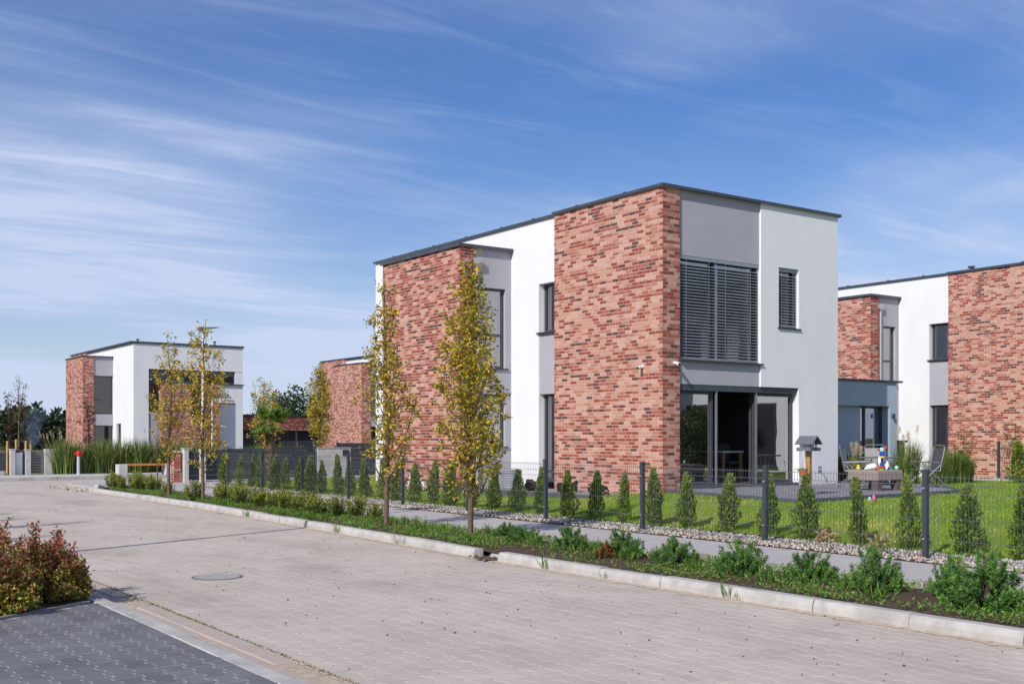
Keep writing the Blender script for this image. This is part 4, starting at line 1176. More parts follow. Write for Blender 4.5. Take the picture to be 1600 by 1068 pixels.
bg_ = tag(empty('toy_bag', (3.42, -2.80, RT)), 'white cloth bundle with a red end on the rattan table', 'bag')
b_ = MB(); b_.tube([(-.12, .10, .02), (-.04, .06, .06), (.04, .0, .08), (.10, -.05, .05)], [.02, .06, .07, .04], 10); b_.build('cloth', M['whitep'], bg_, smooth=True)
b_ = MB(); b_.tube([(.03, -.08, .03), (.12, -.12, .035)], [.05, .035], 10); b_.build('red_end', mat('rust_cloth', (.40, .10, .06), .8), bg_, smooth=True)
tw = tag(empty('stacking_toy', (3.45, -3.02, RT)), 'tall stacking toy of red, blue and yellow pieces on the rattan table', 'toy')
for nm, mm_, pr in (('green_base', 'greenp', [(.06, 0), (.06, .03)]), ('red_ring', 'red', [(.055, .03), (.06, .06), (.055, .09)]), ('blue_ring', 'blue', [(.045, .09), (.05, .12), (.045, .16)]), ('stem', 'blackp', [(.025, .16), (.025, .26)]),
                    ('yellow_ring', 'yellow', [(.045, .26), (.05, .28), (.045, .30)]), ('blue_cap', 'blue', [(.05, .30), (.06, .34), (.055, .40)]), ('white_knob', 'teal', [(.04, .40), (.045, .44), (.03, .48)])):
    b_ = MB(); b_.lathe(pr, n=14); b_.build(nm, M[mm_], tw)
b_ = MB(); b_.tube([(.01, -.04, .43), (.04, -.08, .50)], [.03, .015], 8); b_.tube([(-.02, .03, .42), (-.07, .06, .44)], [.025, .015], 8); b_.build('red_fin', M['red'], tw)
pl = tag(empty('plate', (3.58, -3.02, RT + .01)), 'white oval plate with green pattern leaning on the stacking toy', 'plate')
b_ = MB()
ring = [(.10 * math.cos(t * math.pi / 12), .16 * math.sin(t * math.pi / 12) + .16) for t in range(24)]
b_.poly([(x, 0, z) for x, z in ring]); b_.poly([(x * .98, .012, z) for x, z in ring][::-1])
for k in range(24):
    a, c = ring[k], ring[(k + 1) % 24]; b_.quad((a[0], 0, a[1]), (a[0] * .98, .012, a[1]), (c[0] * .98, .012, c[1]), (c[0], 0, c[1]))
d_ = b_.build('dish', M['whitep'], pl); d_.rotation_euler = (-.35, -.25, -.6)
b_ = MB()
for k in range(5):
    a = k * 1.256; b_.quad((0, -.003, .16), (.03 * math.cos(a - .4), -.003, .16 + .03 * math.sin(a - .4)), (.055 * math.cos(a), -.003, .16 + .055 * math.sin(a)), (.03 * math.cos(a + .4), -.003, .16 + .03 * math.sin(a + .4)))
b_.build('pattern', M['greenp'], d_)
tc_ = tag(empty('toy_ball', (3.98, -3.0, RT)), 'small pale green ball on the right end of the rattan table', 'toy')
b_ = MB(); b_.lathe([(.012, 0), (.035, .015), (.045, .045), (.035, .075), (.012, .09)], n=12); b_.build('ball', M['teal'], tc_, smooth=True)
cv = tag(empty('covered_grill', (7.2, .6, TZ)), 'dark covered barbecue standing behind the left garden chair', 'grill')
b_ = MB(); b_.v = []; b_.lathe([(.30, 0), (.32, .35), (.30, .50), (.22, .60), (.10, .66)], n=14); b_.build('cover', M['navy'], cv, smooth=True)
sd_ = tag(empty('pink_toy', (1.05, -4.55, hl(1.05, -4.55))), 'pink and pale blue toy lying on the lawn by the terrace edge', 'toy')
b_ = MB(); b_.lathe([(.02, 0), (.032, .04), (.03, .09), (.012, .12)], (.05, 0, 0), 12); b_.build('pink_half', M['pink'], sd_, smooth=True)
b_ = MB(); b_.lathe([(.02, 0), (.03, .03), (.026, .07), (.012, .09)], (-.05, .02, 0), 12); b_.build('pale_half', M['teal'], sd_, smooth=True)
mp_ = tag(empty('garden_post', (13.3, 3.6, .35)), 'small grey capped post in front of the right house wall', 'post')
b_ = MB(); b_.box(-.16, .16, -.16, .16, 0, .95); b_.build('shaft', M['conc'], mp_); b_ = MB(); b_.box(-.22, .22, -.22, .22, .95, 1.02); b_.build('cap', M['slate'], mp_)
bk2 = tag(empty('dark_post', (13.9, 2.6, .33)), 'thin black post against the right house wall', 'post')
b_ = MB(); b_.tube([(0, 0, 0), (0, 0, .98)], .05, 8); b_.tube([(0, 0, .98), (0, 0, 1.0)], .06, 8); b_.build('shaft', M['blackp'], bk2)
# things along the long side
cp = tag(empty('ribbed_pot', (-.75, 4.55, .22)), 'large grey ribbed plant pot beside the bay', 'pot')
prf = []
for k in range(11): prf += [(.21 + .004 * k, k * .042), (.225 + .004 * k, k * .042 + .02)]
b_ = MB(); b_.lathe(prf + [(.24, .462), (.20, .462)], n=22); b_.build('pot', mat('grey_pot', (.26, .275, .31), .6, .1, 10), cp)
for k, (x, y, a, lb_) in enumerate(((-1.0, 3.35, .5, 'black drain pipe piece lying before the white wall'), (-.75, 2.35, -.5, 'short black drain pipe piece lying at the brick corner slab'))):
    o = tag(empty('drain_pipe', (x, y, .33), a), lb_, 'pipe')
    b_ = MB(); b_.tube([(-.22, 0, 0), (.22, 0, 0)], .11, 14, cap=False); b_.tube([(.22, 0, 0), (-.22, 0, 0)], .098, 14, cap=False); b_.tube([(.10, 0, .02), (.22, .12, .10), (.26, .26, .10)], .05, 8); b_.build('pipe', M['blackp'], o, smooth=True)
hs_ = tag(empty('garden_hose', (-.95, .95, .23)), 'coil of black garden hose at the house corner', 'hose')
b_ = MB()
for k in range(5):
    b_.tube([((.20 - .02 * k) * math.cos(t * .45), (.20 - .015 * k) * math.sin(t * .45), .03 + .03 * k + .05 * math.sin(t * .45 + k)) for t in range(15)], .016, 6)
b_.build('coil', M['blackp'], hs_, smooth=True); b_ = MB(); b_.tube([(-.1, 0, .05), (.12, .05, .20)], .02, 6); b_.build('handle', M['tube'], hs_)
bc = tag(empty('balance_bike', (-2.15, 6.75, hl(-2.15, 6.75)), R(108)), 'white and black childrens balance bike leaning near the brick bay', 'bicycle')
for x in (-.26, .26):
    w_ = MB()
    w_.tube([(x + .14 * math.cos(t * math.pi / 9), 0, .16 + .14 * math.sin(t * math.pi / 9)) for t in range(19)], .022, 6, cap=False)
    wh = w_.build('wheel', M['blackp'], bc)
    w_ = MB()
    for k in range(5): a = k * 1.2566; w_.tube([(x, 0, .16), (x + .125 * math.cos(a), 0, .16 + .125 * math.sin(a))], .006, 4)
    w_.tube([(x, -.03, .16), (x, .03, .16)], .018, 8); w_.build('spokes', M['whitep'], wh)
b_ = MB(); b_.tube([(-.26, 0, .16), (-.12, 0, .34), (.18, 0, .38)], .018, 6); b_.tube([(.26, 0, .16), (.17, 0, .50)], .018, 6); b_.build('frame', M['whitep'], bc)
b_ = MB(); b_.tube([(.16, -.19, .53), (.17, 0, .50), (.16, .19, .53)], .014, 6); b_.build('handlebar', M['blackp'], bc)
b_ = MB(); b_.bbox(-.20, -.02, -.05, .05, .38, .42, .012); b_.tube([(-.12, 0, .33), (-.11, 0, .39)], .014, 6); b_.build('saddle', M['blackp'], bc)
it = tag(empty('dining_table', (3.35, 1.7, .40)), 'white-topped table inside the house, seen through the open door', 'table')
b_ = MB(); b_.box(-.35, .35, -.6, .6, .70, .74); b_.build('table_top', M['whitep'], it)
for x in (-.3, .3):
    for y in (-.55, .55): b_ = MB(); b_.box(x - .03, x + .03, y - .03, y + .03, 0, .70); b_.build('leg', M['post'], it)
ic = tag(empty('dining_chair', (4.15, 2.0, .40)), 'pale blue chair inside the house behind the open door', 'chair')
b_ = MB(); b_.box(-.2, .2, -.2, .2, .42, .46); b_.build('seat', mat('blue_chair', (.25, .36, .45), .6), ic); b_ = MB(); b_.box(-.2, .2, .17, .2, .46, .9); b_.build('backrest', M['slate'], ic)
for x in (-.18, .18):
    for y in (-.18, .18): b_ = MB(); b_.box(x - .015, x + .015, y - .015, y + .015, 0, .42); b_.build('leg', M['slate'], ic)
# ------------------------------------------------------------------ vegetation
def stem_tree(name, x, y, z, hgt, crown0, rmax, seed, mats, probs, label, nbr=26, per=150, leaf=.062, group=None, trunk_r=.045, cat='tree', bark='bark', steep=.30, prof=None, sparse_top=True, spread=.05, bend=.03):
    """upright tree: trunk, ascending limbs, leaves in clumps along the limbs"""
    rr = random.Random(seed)
    t = tag(empty(name, (x, y, z)), label, cat, group)
    b_ = MB()
    lean = [(rr.gauss(0, bend), rr.gauss(0, bend)) for _ in range(6)]
    def trunk(s):
        k = min(int(s * 5), 4); f = s * 5 - k
        lx = lean[k][0] * (1 - f) + lean[k + 1][0] * f; ly = lean[k][1] * (1 - f) + lean[k + 1][1] * f
        return Vector((lx * s * 2, ly * s * 2, s * hgt))
    pts = [trunk(i / 12) for i in range(13)]
    b_.tube([Vector((0, 0, -.08))] + pts, [trunk_r * 1.25] + [trunk_r * (1 - .88 * i / 12) for i in range(13)], 8)
    P = []; D = []
    if prof is None: prof = lambda s: (.78 + .22 * s / .3 if s < .3 else 1 - (s - .3) / .7 * .84)
    for k in range(nbr):
        s = (k + rr.random() * .8) / nbr
        h0 = crown0 + (hgt - crown0) * s * .92
        a = k * 2.399 + rr.uniform(-.4, .4)
        rad = rmax * prof(s) * rr.uniform(.62, 1.12)
        ln = rad / steep * rr.uniform(.8, 1.05)
        ln = min(ln, (hgt * 1.0 - h0) * rr.uniform(.75, 1.05) + .12)
        st_ = trunk(h0 / hgt)
        bp = [st_]
        for q in range(1, 6):
            f = q / 5
            out = rad * (1 - (1 - f) ** 1.8)
            bp.append(st_ + Vector((math.cos(a) * out + rr.gauss(0, .015), math.sin(a) * out + rr.gauss(0, .015), ln * f)))
        r0 = max(.006, trunk_r * .38 * (1 - s * .7))
        b_.tube(bp, [r0 * (1 - .8 * q / 5) for q in range(6)], 4, cap=False)
        n_ = max(4, int(per * (ln / 1.0) * (rr.uniform(.75, 1.2))))
        ncl = max(2, n_ // 11)
        cl = []
        for _ in range(ncl):
            f = min(1., max(.10, rr.random() ** .8)); i = min(int(f * 5), 4); q = bp[i].lerp(bp[i + 1], f * 5 - i)
            w = spread * (.6 + .8 * math.sin(math.pi * f))
            cq = q + Vector((rr.gauss(0, w), rr.gauss(0, w), rr.gauss(0, w) + w * .6)); cl.append((cq, (cq - q)))
            if (cq - q).length > .03: b_.tube([q, cq], [.003, .002], 3, cap=False)
        sg_ = max(.022, leaf * .55)
        for _ in range(n_):
            cq, od = rr.choice(cl)
            off = Vector((rr.gauss(0, sg_), rr.gauss(0, sg_), rr.gauss(0, sg_)))
            P.append((cq.x + off.x, cq.y + off.y, cq.z + off.z))
            D.append((off.x * 18 + od.x * 6 + rr.gauss(0, .5), off.y * 18 + od.y * 6 + rr.gauss(0, .5), off.z * 14 + rr.gauss(-.2, .5)))
    n_ = int(per * .5 * (hgt - crown0) / 3)
    for _ in range(n_):
        s = rr.random(); h0 = crown0 + (hgt - crown0) * s; q = trunk(h0 / hgt)
        P.append((q.x + rr.gauss(0, .05), q.y + rr.gauss(0, .05), h0)); D.append((rr.gauss(0, 1), rr.gauss(0, 1), rr.gauss(0, .6)))
    b_.build('trunk', M[bark], t, smooth=True)
    P = np.array(P); n_ = len(P)
    link('crown', leaf_mesh('crown', P, np.array(D), rng.uniform(leaf * .7, leaf * 1.2, n_), rng.uniform(leaf * .45, leaf * .65, n_), mats, probs), t)
    return t

PP = (.22, .32, .28, .13, .05)
GRP = 'golden columnar trees along the street'
stem_tree('pear_tree', -7.40, -3.75, 0, 4.30, .45, .56, 1, L['pear'], (.24, .34, .26, .13, .03), 'nearest golden-green columnar street tree, in front of the brick bay', 46, 235, .064, GRP, steep=.46, spread=.055, prof=lambda s: (.82 + .18 * s / .25 if s < .25 else 1 - (s - .25) / .75 * .9))
stem_tree('pear_tree', -7.55, -1.45, 0, 4.15, .50, .45, 2, L['pear'], PP, 'slimmer golden street tree left of the nearest one, before the brick bay edge', 36, 150, .064, GRP, steep=.40, spread=.055, prof=lambda s: (.82 + .18 * s / .25 if s < .25 else 1 - (s - .25) / .75 * .88))
stem_tree('pear_tree', -7.50, 7.25, 0, 4.15, .55, .52, 3, L['pear'], (.20, .32, .33, .12, .03), 'golden street tree standing in front of the tall white lamp', 34, 115, .066, GRP, steep=.42, spread=.06)
stem_tree('pear_tree', -7.40, 9.95, 0, 4.0, .75, .50, 4, L['pear'], (.20, .32, .33, .12, .03), 'golden street tree just right of the wooden bench', 30, 95, .066, GRP, steep=.42, spread=.06)
stem_tree('pear_tree', 2.85, 22.85, 0, 4.4, .85, .52, 5, L['pear'], (.26, .32, .22, .17, .03), 'golden street tree behind the concrete wall, beside the far brick house', 30, 190, .085, GRP, steep=.36, spread=.07)
stem_tree('pear_tree', 1.9, 25.9, 0, 3.7, .6, .8, 6, L['pear'], (.2, .34, .26, .18, .02), 'sparse golden tree directly behind the palm', 24, 110, .085, GRP, steep=.45, spread=.08)
stem_tree('bare_sapling', -6.2, 14.6, 0, 2.9, .5, .28, 7, L['pear'][4:] + L['purple'], (.3, .3, .4), 'nearly bare thin sapling left of the golden tree by the bench', 12, 12, .05, cat='sapling', trunk_r=.022)
DG = 'dark copper trees at the left edge'
dprof = lambda s: .55 + .45 * math.sin(math.pi * s)
stem_tree('copper_beech', -7.0, 31.0, 0, 3.2, .6, .15, 8, L['purple'], (.6, .4), 'dark copper tree at the very left edge', 16, 48, .10, DG, bark='barkd', prof=dprof, steep=.24)
stem_tree('copper_beech', -6.45, 30.9, 0, 3.15, .6, .15, 9, L['purple'], (.6, .4), 'dark copper tree second from the left edge', 16, 48, .10, DG, bark='barkd', prof=dprof, steep=.24)
stem_tree('copper_beech', -4.0, 30.6, 0, 3.0, .5, .15, 10, L['purple'], (.6, .4), 'dark copper tree in front of the far brick bay', 16, 48, .10, DG, bark='barkd', prof=dprof, steep=.24)
for k, (x, y, lb_) in enumerate(((-7.15, 30.6, 'pale wooden tree stake at the left edge'), (-6.8, 30.7, 'pale wooden stake right of the leftmost copper tree'), (-6.45, 30.6, 'pale wooden stake beside the second copper tree'), (-6.2, 30.9, 'pale wooden stake nearest the slat gate'))):
    b_ = MB(); b_.tube([(0, 0, 0), (0, 0, 1.28 + .06 * (k % 2))], .045, 8); b_.tube([(0, 0, 1.28 + .06 * (k % 2)), (0, 0, 1.31 + .06 * (k % 2))], [.045, .03], 8)
    tag(b_.build('tree_stake', M['stake'], loc=(x, y, 0)), lb_, 'stake', 'wooden tree stakes')
stem_tree('birch_tree', -2.4, 52.0, 0, 4.9, 1.8, .6, 21, L['forest'][2:] + L['pear'][:1], (.5, .5), 'thin pale-stemmed birch before the far forest at left', 10, 20, .10, cat='tree', trunk_r=.07)

# trees and lamp on the near side, left of the picture; their shadows cross the road
for k, (x, y) in enumerate(((-16.3, 2.0), (-16.7, 3.6), (-17.2, -.7), (-16.8, 5.2))):
    stem_tree('pear_tree', x, y, -.05, 4.0, .6, .30, 80 + k, L['pear'], PP, 'slim tree left of the picture, %s of those whose shadows cross the road' % ORD[k], 20, 120, .07, GRP, steep=.25, spread=.05)
lp2 = copy_tree(lp); lp2.location = (-15.4, -2.6, -.05); lp2.scale = (1, 1, 1.36); lp2.rotation_euler = (0, 0, R(160)); lp2['label'] = 'street lamp left of the picture whose thin shadow crosses the road'

# thujas along the fence: a few grown shapes, each plant its own object
def thuja_mesh(seed, hgt=.78, rad=.15, n=1900):
    g_ = np.random.default_rng(seed)
    h = g_.random(n) ** .85
    prof = np.interp(h, [0, .12, .35, .6, .8, .93, 1.0], [.60, .95, 1.0, .74, .42, .22, .05])
    lump = 1 + .22 * np.sin(h * 15 + seed) * np.cos(h * 7 + seed * 2)
    a = g_.uniform(0, 6.283, n)
    lobes = 1 + .24 * np.sin(a * 3 + h * 8 + seed)
    r = rad * prof * lump * lobes * (g_.random(n) ** .38)
    P = np.stack([r * np.cos(a), r * np.sin(a), h * hgt], 1)
    D = np.stack([np.cos(a) * .55, np.sin(a) * .55, np.full(n, .95)], 1) + g_.normal(0, .28, (n, 3))
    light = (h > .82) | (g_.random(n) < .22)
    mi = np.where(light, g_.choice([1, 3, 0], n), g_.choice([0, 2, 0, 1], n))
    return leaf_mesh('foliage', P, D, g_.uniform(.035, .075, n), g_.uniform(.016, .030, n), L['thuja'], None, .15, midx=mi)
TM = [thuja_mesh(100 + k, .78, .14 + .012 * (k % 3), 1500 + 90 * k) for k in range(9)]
tr_ = MB(); tr_.tube([(0, 0, -.05), (0, 0, .5)], [.018, .006], 6); trm = tr_.mesh('stem', M['barkd'])
TU = [(-10.36, .84, 1.2), (-9.6, .80, 1.15), (-8.82, .86, 1.05), (-8.0, .88, 1.0), (-7.14, .88, 1.1), (-6.38, .85, .9), (-5.6, .84, 1.05), (-4.76, .86, .85), (-3.99, .88, .8), (-3.22, .82, .85), (-2.42, .82, .85), (-1.63, .84, 1.1), (-.8, .80, 1.0), (-.05, .82, .9),
      (.76, .80, 1.0), (1.55, .80, 1.0), (2.31, .86, 1.0), (3.07, .84, .95), (3.83, .84, 1.0), (4.6, .8, 1.0), (5.24, .84, 1.0), (6.19, .84, 1.05), (6.92, .80, .95), (7.69, .98, 1.0), (8.45, .86, 1.0), (9.18, .84, 1.0), (10.01, .82, 1.0), (10.84, .84, 1.1), (11.58, .86, 1.0), (12.4, .92, 1.0), (13.1, .84, .95), (14.23, .90, 1.0), (15.27, .88, 1.0)]
vis = 0
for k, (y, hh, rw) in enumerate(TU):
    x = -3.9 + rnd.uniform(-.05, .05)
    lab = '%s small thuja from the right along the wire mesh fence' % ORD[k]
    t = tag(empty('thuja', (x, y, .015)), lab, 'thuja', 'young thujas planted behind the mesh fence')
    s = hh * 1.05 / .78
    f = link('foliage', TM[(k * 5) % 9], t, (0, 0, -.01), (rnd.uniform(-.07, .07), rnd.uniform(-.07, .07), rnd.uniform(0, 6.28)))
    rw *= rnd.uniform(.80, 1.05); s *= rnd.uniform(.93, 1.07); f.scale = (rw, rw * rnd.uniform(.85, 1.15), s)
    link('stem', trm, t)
for k, (x, y, hh) in enumerate(((10.9, -1.75, .95), (11.4, -2.55, 1.0), (10.6, -.3, .75))):
    t = tag(empty('thuja', (x, y, hl(x, y))), ['green thuja right of the divider fence post at right', 'green thuja nearest the right edge, by the second house', 'small thuja left of the divider fence post'][k], 'thuja', 'thujas by the divider fence')
    f = link('foliage', TM[(k * 2 + 1) % 9], t); f.scale = (1.5, 1.5, hh / .78 * 1.1); link('stem', trm, t)

# mountain pines in the verge
def pine_mesh(seed, R_, H_, shoots=120, mats=None, mdx=None, frac=1.0):
    g_ = np.random.default_rng(seed)
    P = []; D = []; mi = []
    b_ = MB()
    for k in range(shoots):
        a = g_.uniform(0, 6.283); el = np.arcsin(g_.uniform(.02, 1.0)); rr_ = g_.uniform(.55, 1.05)
        tip = np.array([math.cos(a) * math.cos(el) * R_ * rr_, math.sin(a) * math.cos(el) * R_ * rr_, .05 + math.sin(el) * H_ * rr_])
        d = np.array([math.cos(a) * .55, math.sin(a) * .55, .85]) + g_.normal(0, .18, 3); d /= np.linalg.norm(d)
        ln = g_.uniform(.07, .13)
        b_.tube([Vector((0, 0, .0)).lerp(Vector(tip), .25), Vector(tip - d * ln)], [.008, .004], 3, cap=False)
        m_ = int(g_.integers(60, 84))
        s = g_.random(m_)
        base = tip - d * ln * (1 - s)[:, None]
        r3 = g_.normal(size=(m_, 3)); perp = r3 - (r3 @ d)[:, None] * d; perp /= np.linalg.norm(perp, axis=1, keepdims=True)
        dd = d * g_.uniform(.35, .8, m_)[:, None] + perp * g_.uniform(.7, 1.0, m_)[:, None]
        P.append(base); D.append(dd)
        c = g_.choice([0, 0, 1, 2], 1)[0]
        mi.append(np.where(g_.random(m_) < .75, c, g_.choice([0, 1, 2], m_)))
    P = np.concatenate(P); D = np.concatenate(D); mi = np.concatenate(mi)
    return leaf_mesh('needles', P, D, g_.uniform(.024, .040, len(P)), .0062, mats or L['pine'], None, .1, midx=mi % len(mats or L['pine'])), b_.mesh('branches', M['barkd'])
PM = [pine_mesh(200 + k, .30, .27) for k in range(4)]
PINES = [(-7.15, -4.35, .75, .62, 'small mountain pine right beside the nearest tree trunk'), (-7.30, -4.95, .85, .62, 'mountain pine second to the right of the nearest tree trunk'), (-7.42, -6.15, .80, .82, 'mountain pine left of the one with brown dead needles'),
         (-7.50, -7.25, .95, .90, 'mountain pine with a brown dead patch at its foot'), (-7.55, -8.25, .90, .90, 'mountain pine just right of the one with brown needles'), (-7.55, -9.25, .95, 1.0, 'round dense mountain pine fourth from the right end'),
         (-7.50, -10.15, .78, .82, 'low mountain pine third from the right end'), (-7.55, -10.95, .92, 1.12, 'tall mountain pine with an upright brown leader, second group from right'), (-7.42, -11.65, .62, 1.0, 'slender mountain pine at left of the rightmost clump'), (-7.60, -12.10, 1.25, 1.15, 'largest mountain pine at the right edge of the bed')]
for k, (x, y, sr, sh, lb_) in enumerate(PINES):
    t = tag(empty('mountain_pine', (x, y, 0), rnd.uniform(0, 6)), lb_, 'pine', 'mountain pines in the roadside bed')
    me, br = PM[k % 4]
    sr *= rnd.uniform(1.0, 1.2); sh *= rnd.uniform(1.15, 1.35); f = link('needles', me, t); f.scale = (sr, sr, sh); f2 = link('branches', br, t); f2.scale = (sr, sr, sh)
dm, db = pine_mesh(260, .16, .15, 34, L['dead'])
t = tag(empty('dead_pine_branch', (-7.70, -7.22, 0)), 'rust-brown dead pine twigs at the foot of a mountain pine', 'dead branch'); link('needles', dm, t); link('branches', db, t)

# box shrubs
def box_mesh(seed, n=1700, R_=.20, H_=.42):
    g_ = np.random.default_rng(seed)
    ns = 26
    a0 = g_.uniform(0, 6.283, ns); r0 = np.sqrt(g_.random(ns)) * R_; hh = H_ * g_.uniform(.6, 1.05, ns) * (1.05 - .35 * r0 / R_)
    k = g_.integers(0, ns, n); s = g_.random(n) ** .75
    P = np.stack([np.cos(a0[k]) * r0[k] * (.55 + .55 * s), np.sin(a0[k]) * r0[k] * (.55 + .55 * s), hh[k] * s], 1) + g_.normal(0, .018, (n, 3))
    D = g_.normal(0, .6, (n, 3)); D[:, 2] += .6
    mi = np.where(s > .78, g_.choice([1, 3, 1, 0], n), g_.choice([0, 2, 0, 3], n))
    b_ = MB()
    for q in range(ns): b_.tube([(math.cos(a0[q]) * r0[q] * .5, math.sin(a0[q]) * r0[q] * .5, 0), (math.cos(a0[q]) * r0[q], math.sin(a0[q]) * r0[q], hh[q] * .8)], .004, 3, cap=False)
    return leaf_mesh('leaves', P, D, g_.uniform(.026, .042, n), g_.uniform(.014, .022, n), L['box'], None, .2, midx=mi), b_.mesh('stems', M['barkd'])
BM = [box_mesh(300 + k) for k in range(4)]
BOX = [(-6.95, .05, .72, .72), (-7.05, .55, .95, 1.0), (-7.25, .98, .85, .8), (-7.35, 1.5, 1.0, .85), (-7.25, 2.05, 1.0, 1.0), (-7.2, 2.6, .95, .95), (-7.25, 3.2, .9, .9), (-7.2, 3.75, 1.0, .9), (-7.3, 4.3, .95, 1.0), (-7.25, 4.75, .8, .9),
       (-7.3, 5.35, .95, .95), (-7.2, 5.9, 1.0, 1.1), (-7.3, 6.5, .9, .95), (-7.1, 7.05, .95, 1.0), (-7.5, 7.75, .95, 1.0), (-7.15, 10.7, .8, .8), (-6.95, 12.6, 1.05, 1.15), (-7.2, 13.0, 1.0, 1.0), (-7.05, 13.7, 1.1, 1.1), (-7.3, 14.2, .8, .8), (-7.4, 14.7, 1.1, 1.15)]
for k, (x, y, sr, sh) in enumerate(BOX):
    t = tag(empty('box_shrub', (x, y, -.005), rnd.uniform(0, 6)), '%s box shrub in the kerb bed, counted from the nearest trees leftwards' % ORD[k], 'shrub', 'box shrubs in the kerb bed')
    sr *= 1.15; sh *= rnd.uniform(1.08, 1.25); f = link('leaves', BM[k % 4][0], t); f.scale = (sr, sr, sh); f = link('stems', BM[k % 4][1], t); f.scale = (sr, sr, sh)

# reddish spirea at the lower left
def spirea(seed, x, y, R_, H_, n, label):
    g_ = np.random.default_rng(seed)
    ns = 60
    a0 = g_.uniform(0, 6.283, ns); el = np.arcsin(g_.uniform(.0, 1, ns)); ln = g_.uniform(.75, 1.12, ns)
    T = np.stack([np.cos(a0) * np.cos(el) * R_, np.sin(a0) * np.cos(el) * R_, np.sin(el) * H_ + .05], 1) * ln[:, None]
    k = g_.integers(0, ns, n); s = g_.random(n) ** .55
    P = T[k] * s[:, None] + g_.normal(0, .022, (n, 3)); P[:, 2] = np.abs(P[:, 2])
    D = T[k] / np.linalg.norm(T[k], axis=1, keepdims=True) * .7 + g_.normal(0, .65, (n, 3))
    hrel = P[:, 2] / H_ + g_.normal(0, .16, n)
    mi = np.where(hrel > .62, g_.choice([0, 1, 1, 2, 0, 5, 6, 3], n), np.where(hrel > .33, g_.choice([1, 3, 2, 5, 3, 0, 4], n), g_.choice([3, 4, 3, 5, 4, 2], n)))
    t = tag(empty('spirea_shrub', (x, y, -.045)), label, 'shrub', 'red-leaved shrubs in the corner bed')
    link('leaves', leaf_mesh('leaves', P, D, g_.uniform(.026, .046, n), g_.uniform(.017, .028, n), L['spirea'], None, .2, midx=mi), t)
    b_ = MB()
    for q in range(ns): b_.tube([(0, 0, 0), tuple(T[q] * .5 + np.array([0, 0, .02])), tuple(T[q] * .98)], [.006, .004, .002], 3, cap=False)
    b_.build('stems', M['barkd'], t)
SP = [(-14.50, -7.02, .36, .50, 'red and yellow shrub nearest the dark driveway, at the left frame edge'), (-14.05, -6.55, .40, .62, 'red-leaved shrub in the middle of the corner bed'), (-13.82, -5.95, .34, .50, 'red-leaved shrub closest to the road gutter'),
      (-14.50, -6.10, .48, .76, 'tallest red shrub at the back left of the corner bed'), (-14.9, -6.6, .45, .70, 'red shrub mostly cut off by the left frame edge'), (-14.3, -5.3, .42, .55, 'red shrub hidden behind the others in the corner bed'), (-13.80, -6.42, .27, .36, 'small red-tinged shrub at the right tip of the corner bed')]
for k, a in enumerate(SP): spirea(400 + k, a[0], a[1], a[2], a[3], 6500, a[4])

# tall grass hedge
def reed_mesh(seed, n=420, H_=1.45, R_=.42, spread=.75, width=.012):
    g_ = np.random.default_rng(seed)
    V = []; F = []; mi = []
    a = g_.uniform(0, 6.283, n); r = np.sqrt(g_.random(n)) * R_
    h = H_ * g_.uniform(.6, 1.08, n); out = spread * g_.uniform(.1, 1.0, n) * (r / R_ * .7 + .3); w = width * g_.uniform(.7, 1.5, n)
    seg = np.array([0, .3, .55, .78, 1.0])
    X = np.zeros((n, 5, 2, 3))
    az = a + g_.normal(0, .7, n)
    for j, s in enumerate(seg):
        cx = np.cos(a) * r + np.cos(az) * out * s ** 2.2; cy = np.sin(a) * r + np.sin(az) * out * s ** 2.2
        cz = h * (s - .30 * (out / spread) * s ** 4)
        ww = w * (1 - s ** 2 * .85)
        sx, sy = -np.sin(az), np.cos(az)
        X[:, j, 0] = np.stack([cx + sx * ww, cy + sy * ww, cz], 1); X[:, j, 1] = np.stack([cx - sx * ww, cy - sy * ww, cz], 1)
    V = X.reshape(-1, 3)
    b0 = np.arange(n)[:, None] * 10
    F = np.concatenate([b0 + [2 * j, 2 * j + 1, 2 * j + 3, 2 * j + 2] for j in range(4)], axis=1).reshape(-1, 4)
    mi = g_.choice(4, n, p=(.42, .25, .25, .08))
    return np_mesh('blades', V, F, np.repeat(mi, 4), L['misc'])
RM = [reed_mesh(500 + k) for k in range(4)]
for k in range(9):
    t = tag(empty('tall_grass', (-5.30 + k * .72 + rnd.uniform(-.08, .08), 28.85 + .25 * (k % 2), 0), rnd.uniform(0, 6)), '%s clump from the left in the tall green grass hedge' % ORD[k], 'grass clump', 'clumps of the tall grass hedge')
    f = link('blades', RM[k % 4], t); s = rnd.uniform(.92, 1.08) * (1.0 if k < 6 else .92); f.scale = (1.15, 1.15, s)
for k, (x, y, s) in enumerate(((2.6, 30.0, .75), (3.4, 30.2, .85), (4.3, 30.1, .8), (5.3, 30.4, .75))):
    t = tag(empty('tall_grass', (x, y, 0), k), ['grass clump by the foot of the white street sign wall', 'second grass clump right of the street sign', 'third grass clump right of the street sign', 'grass clump left of the far garage door'][k], 'grass clump', 'grass clumps before the far white house')
    f = link('blades', RM[k % 4], t); f.scale = (1.1, 1.1, s)
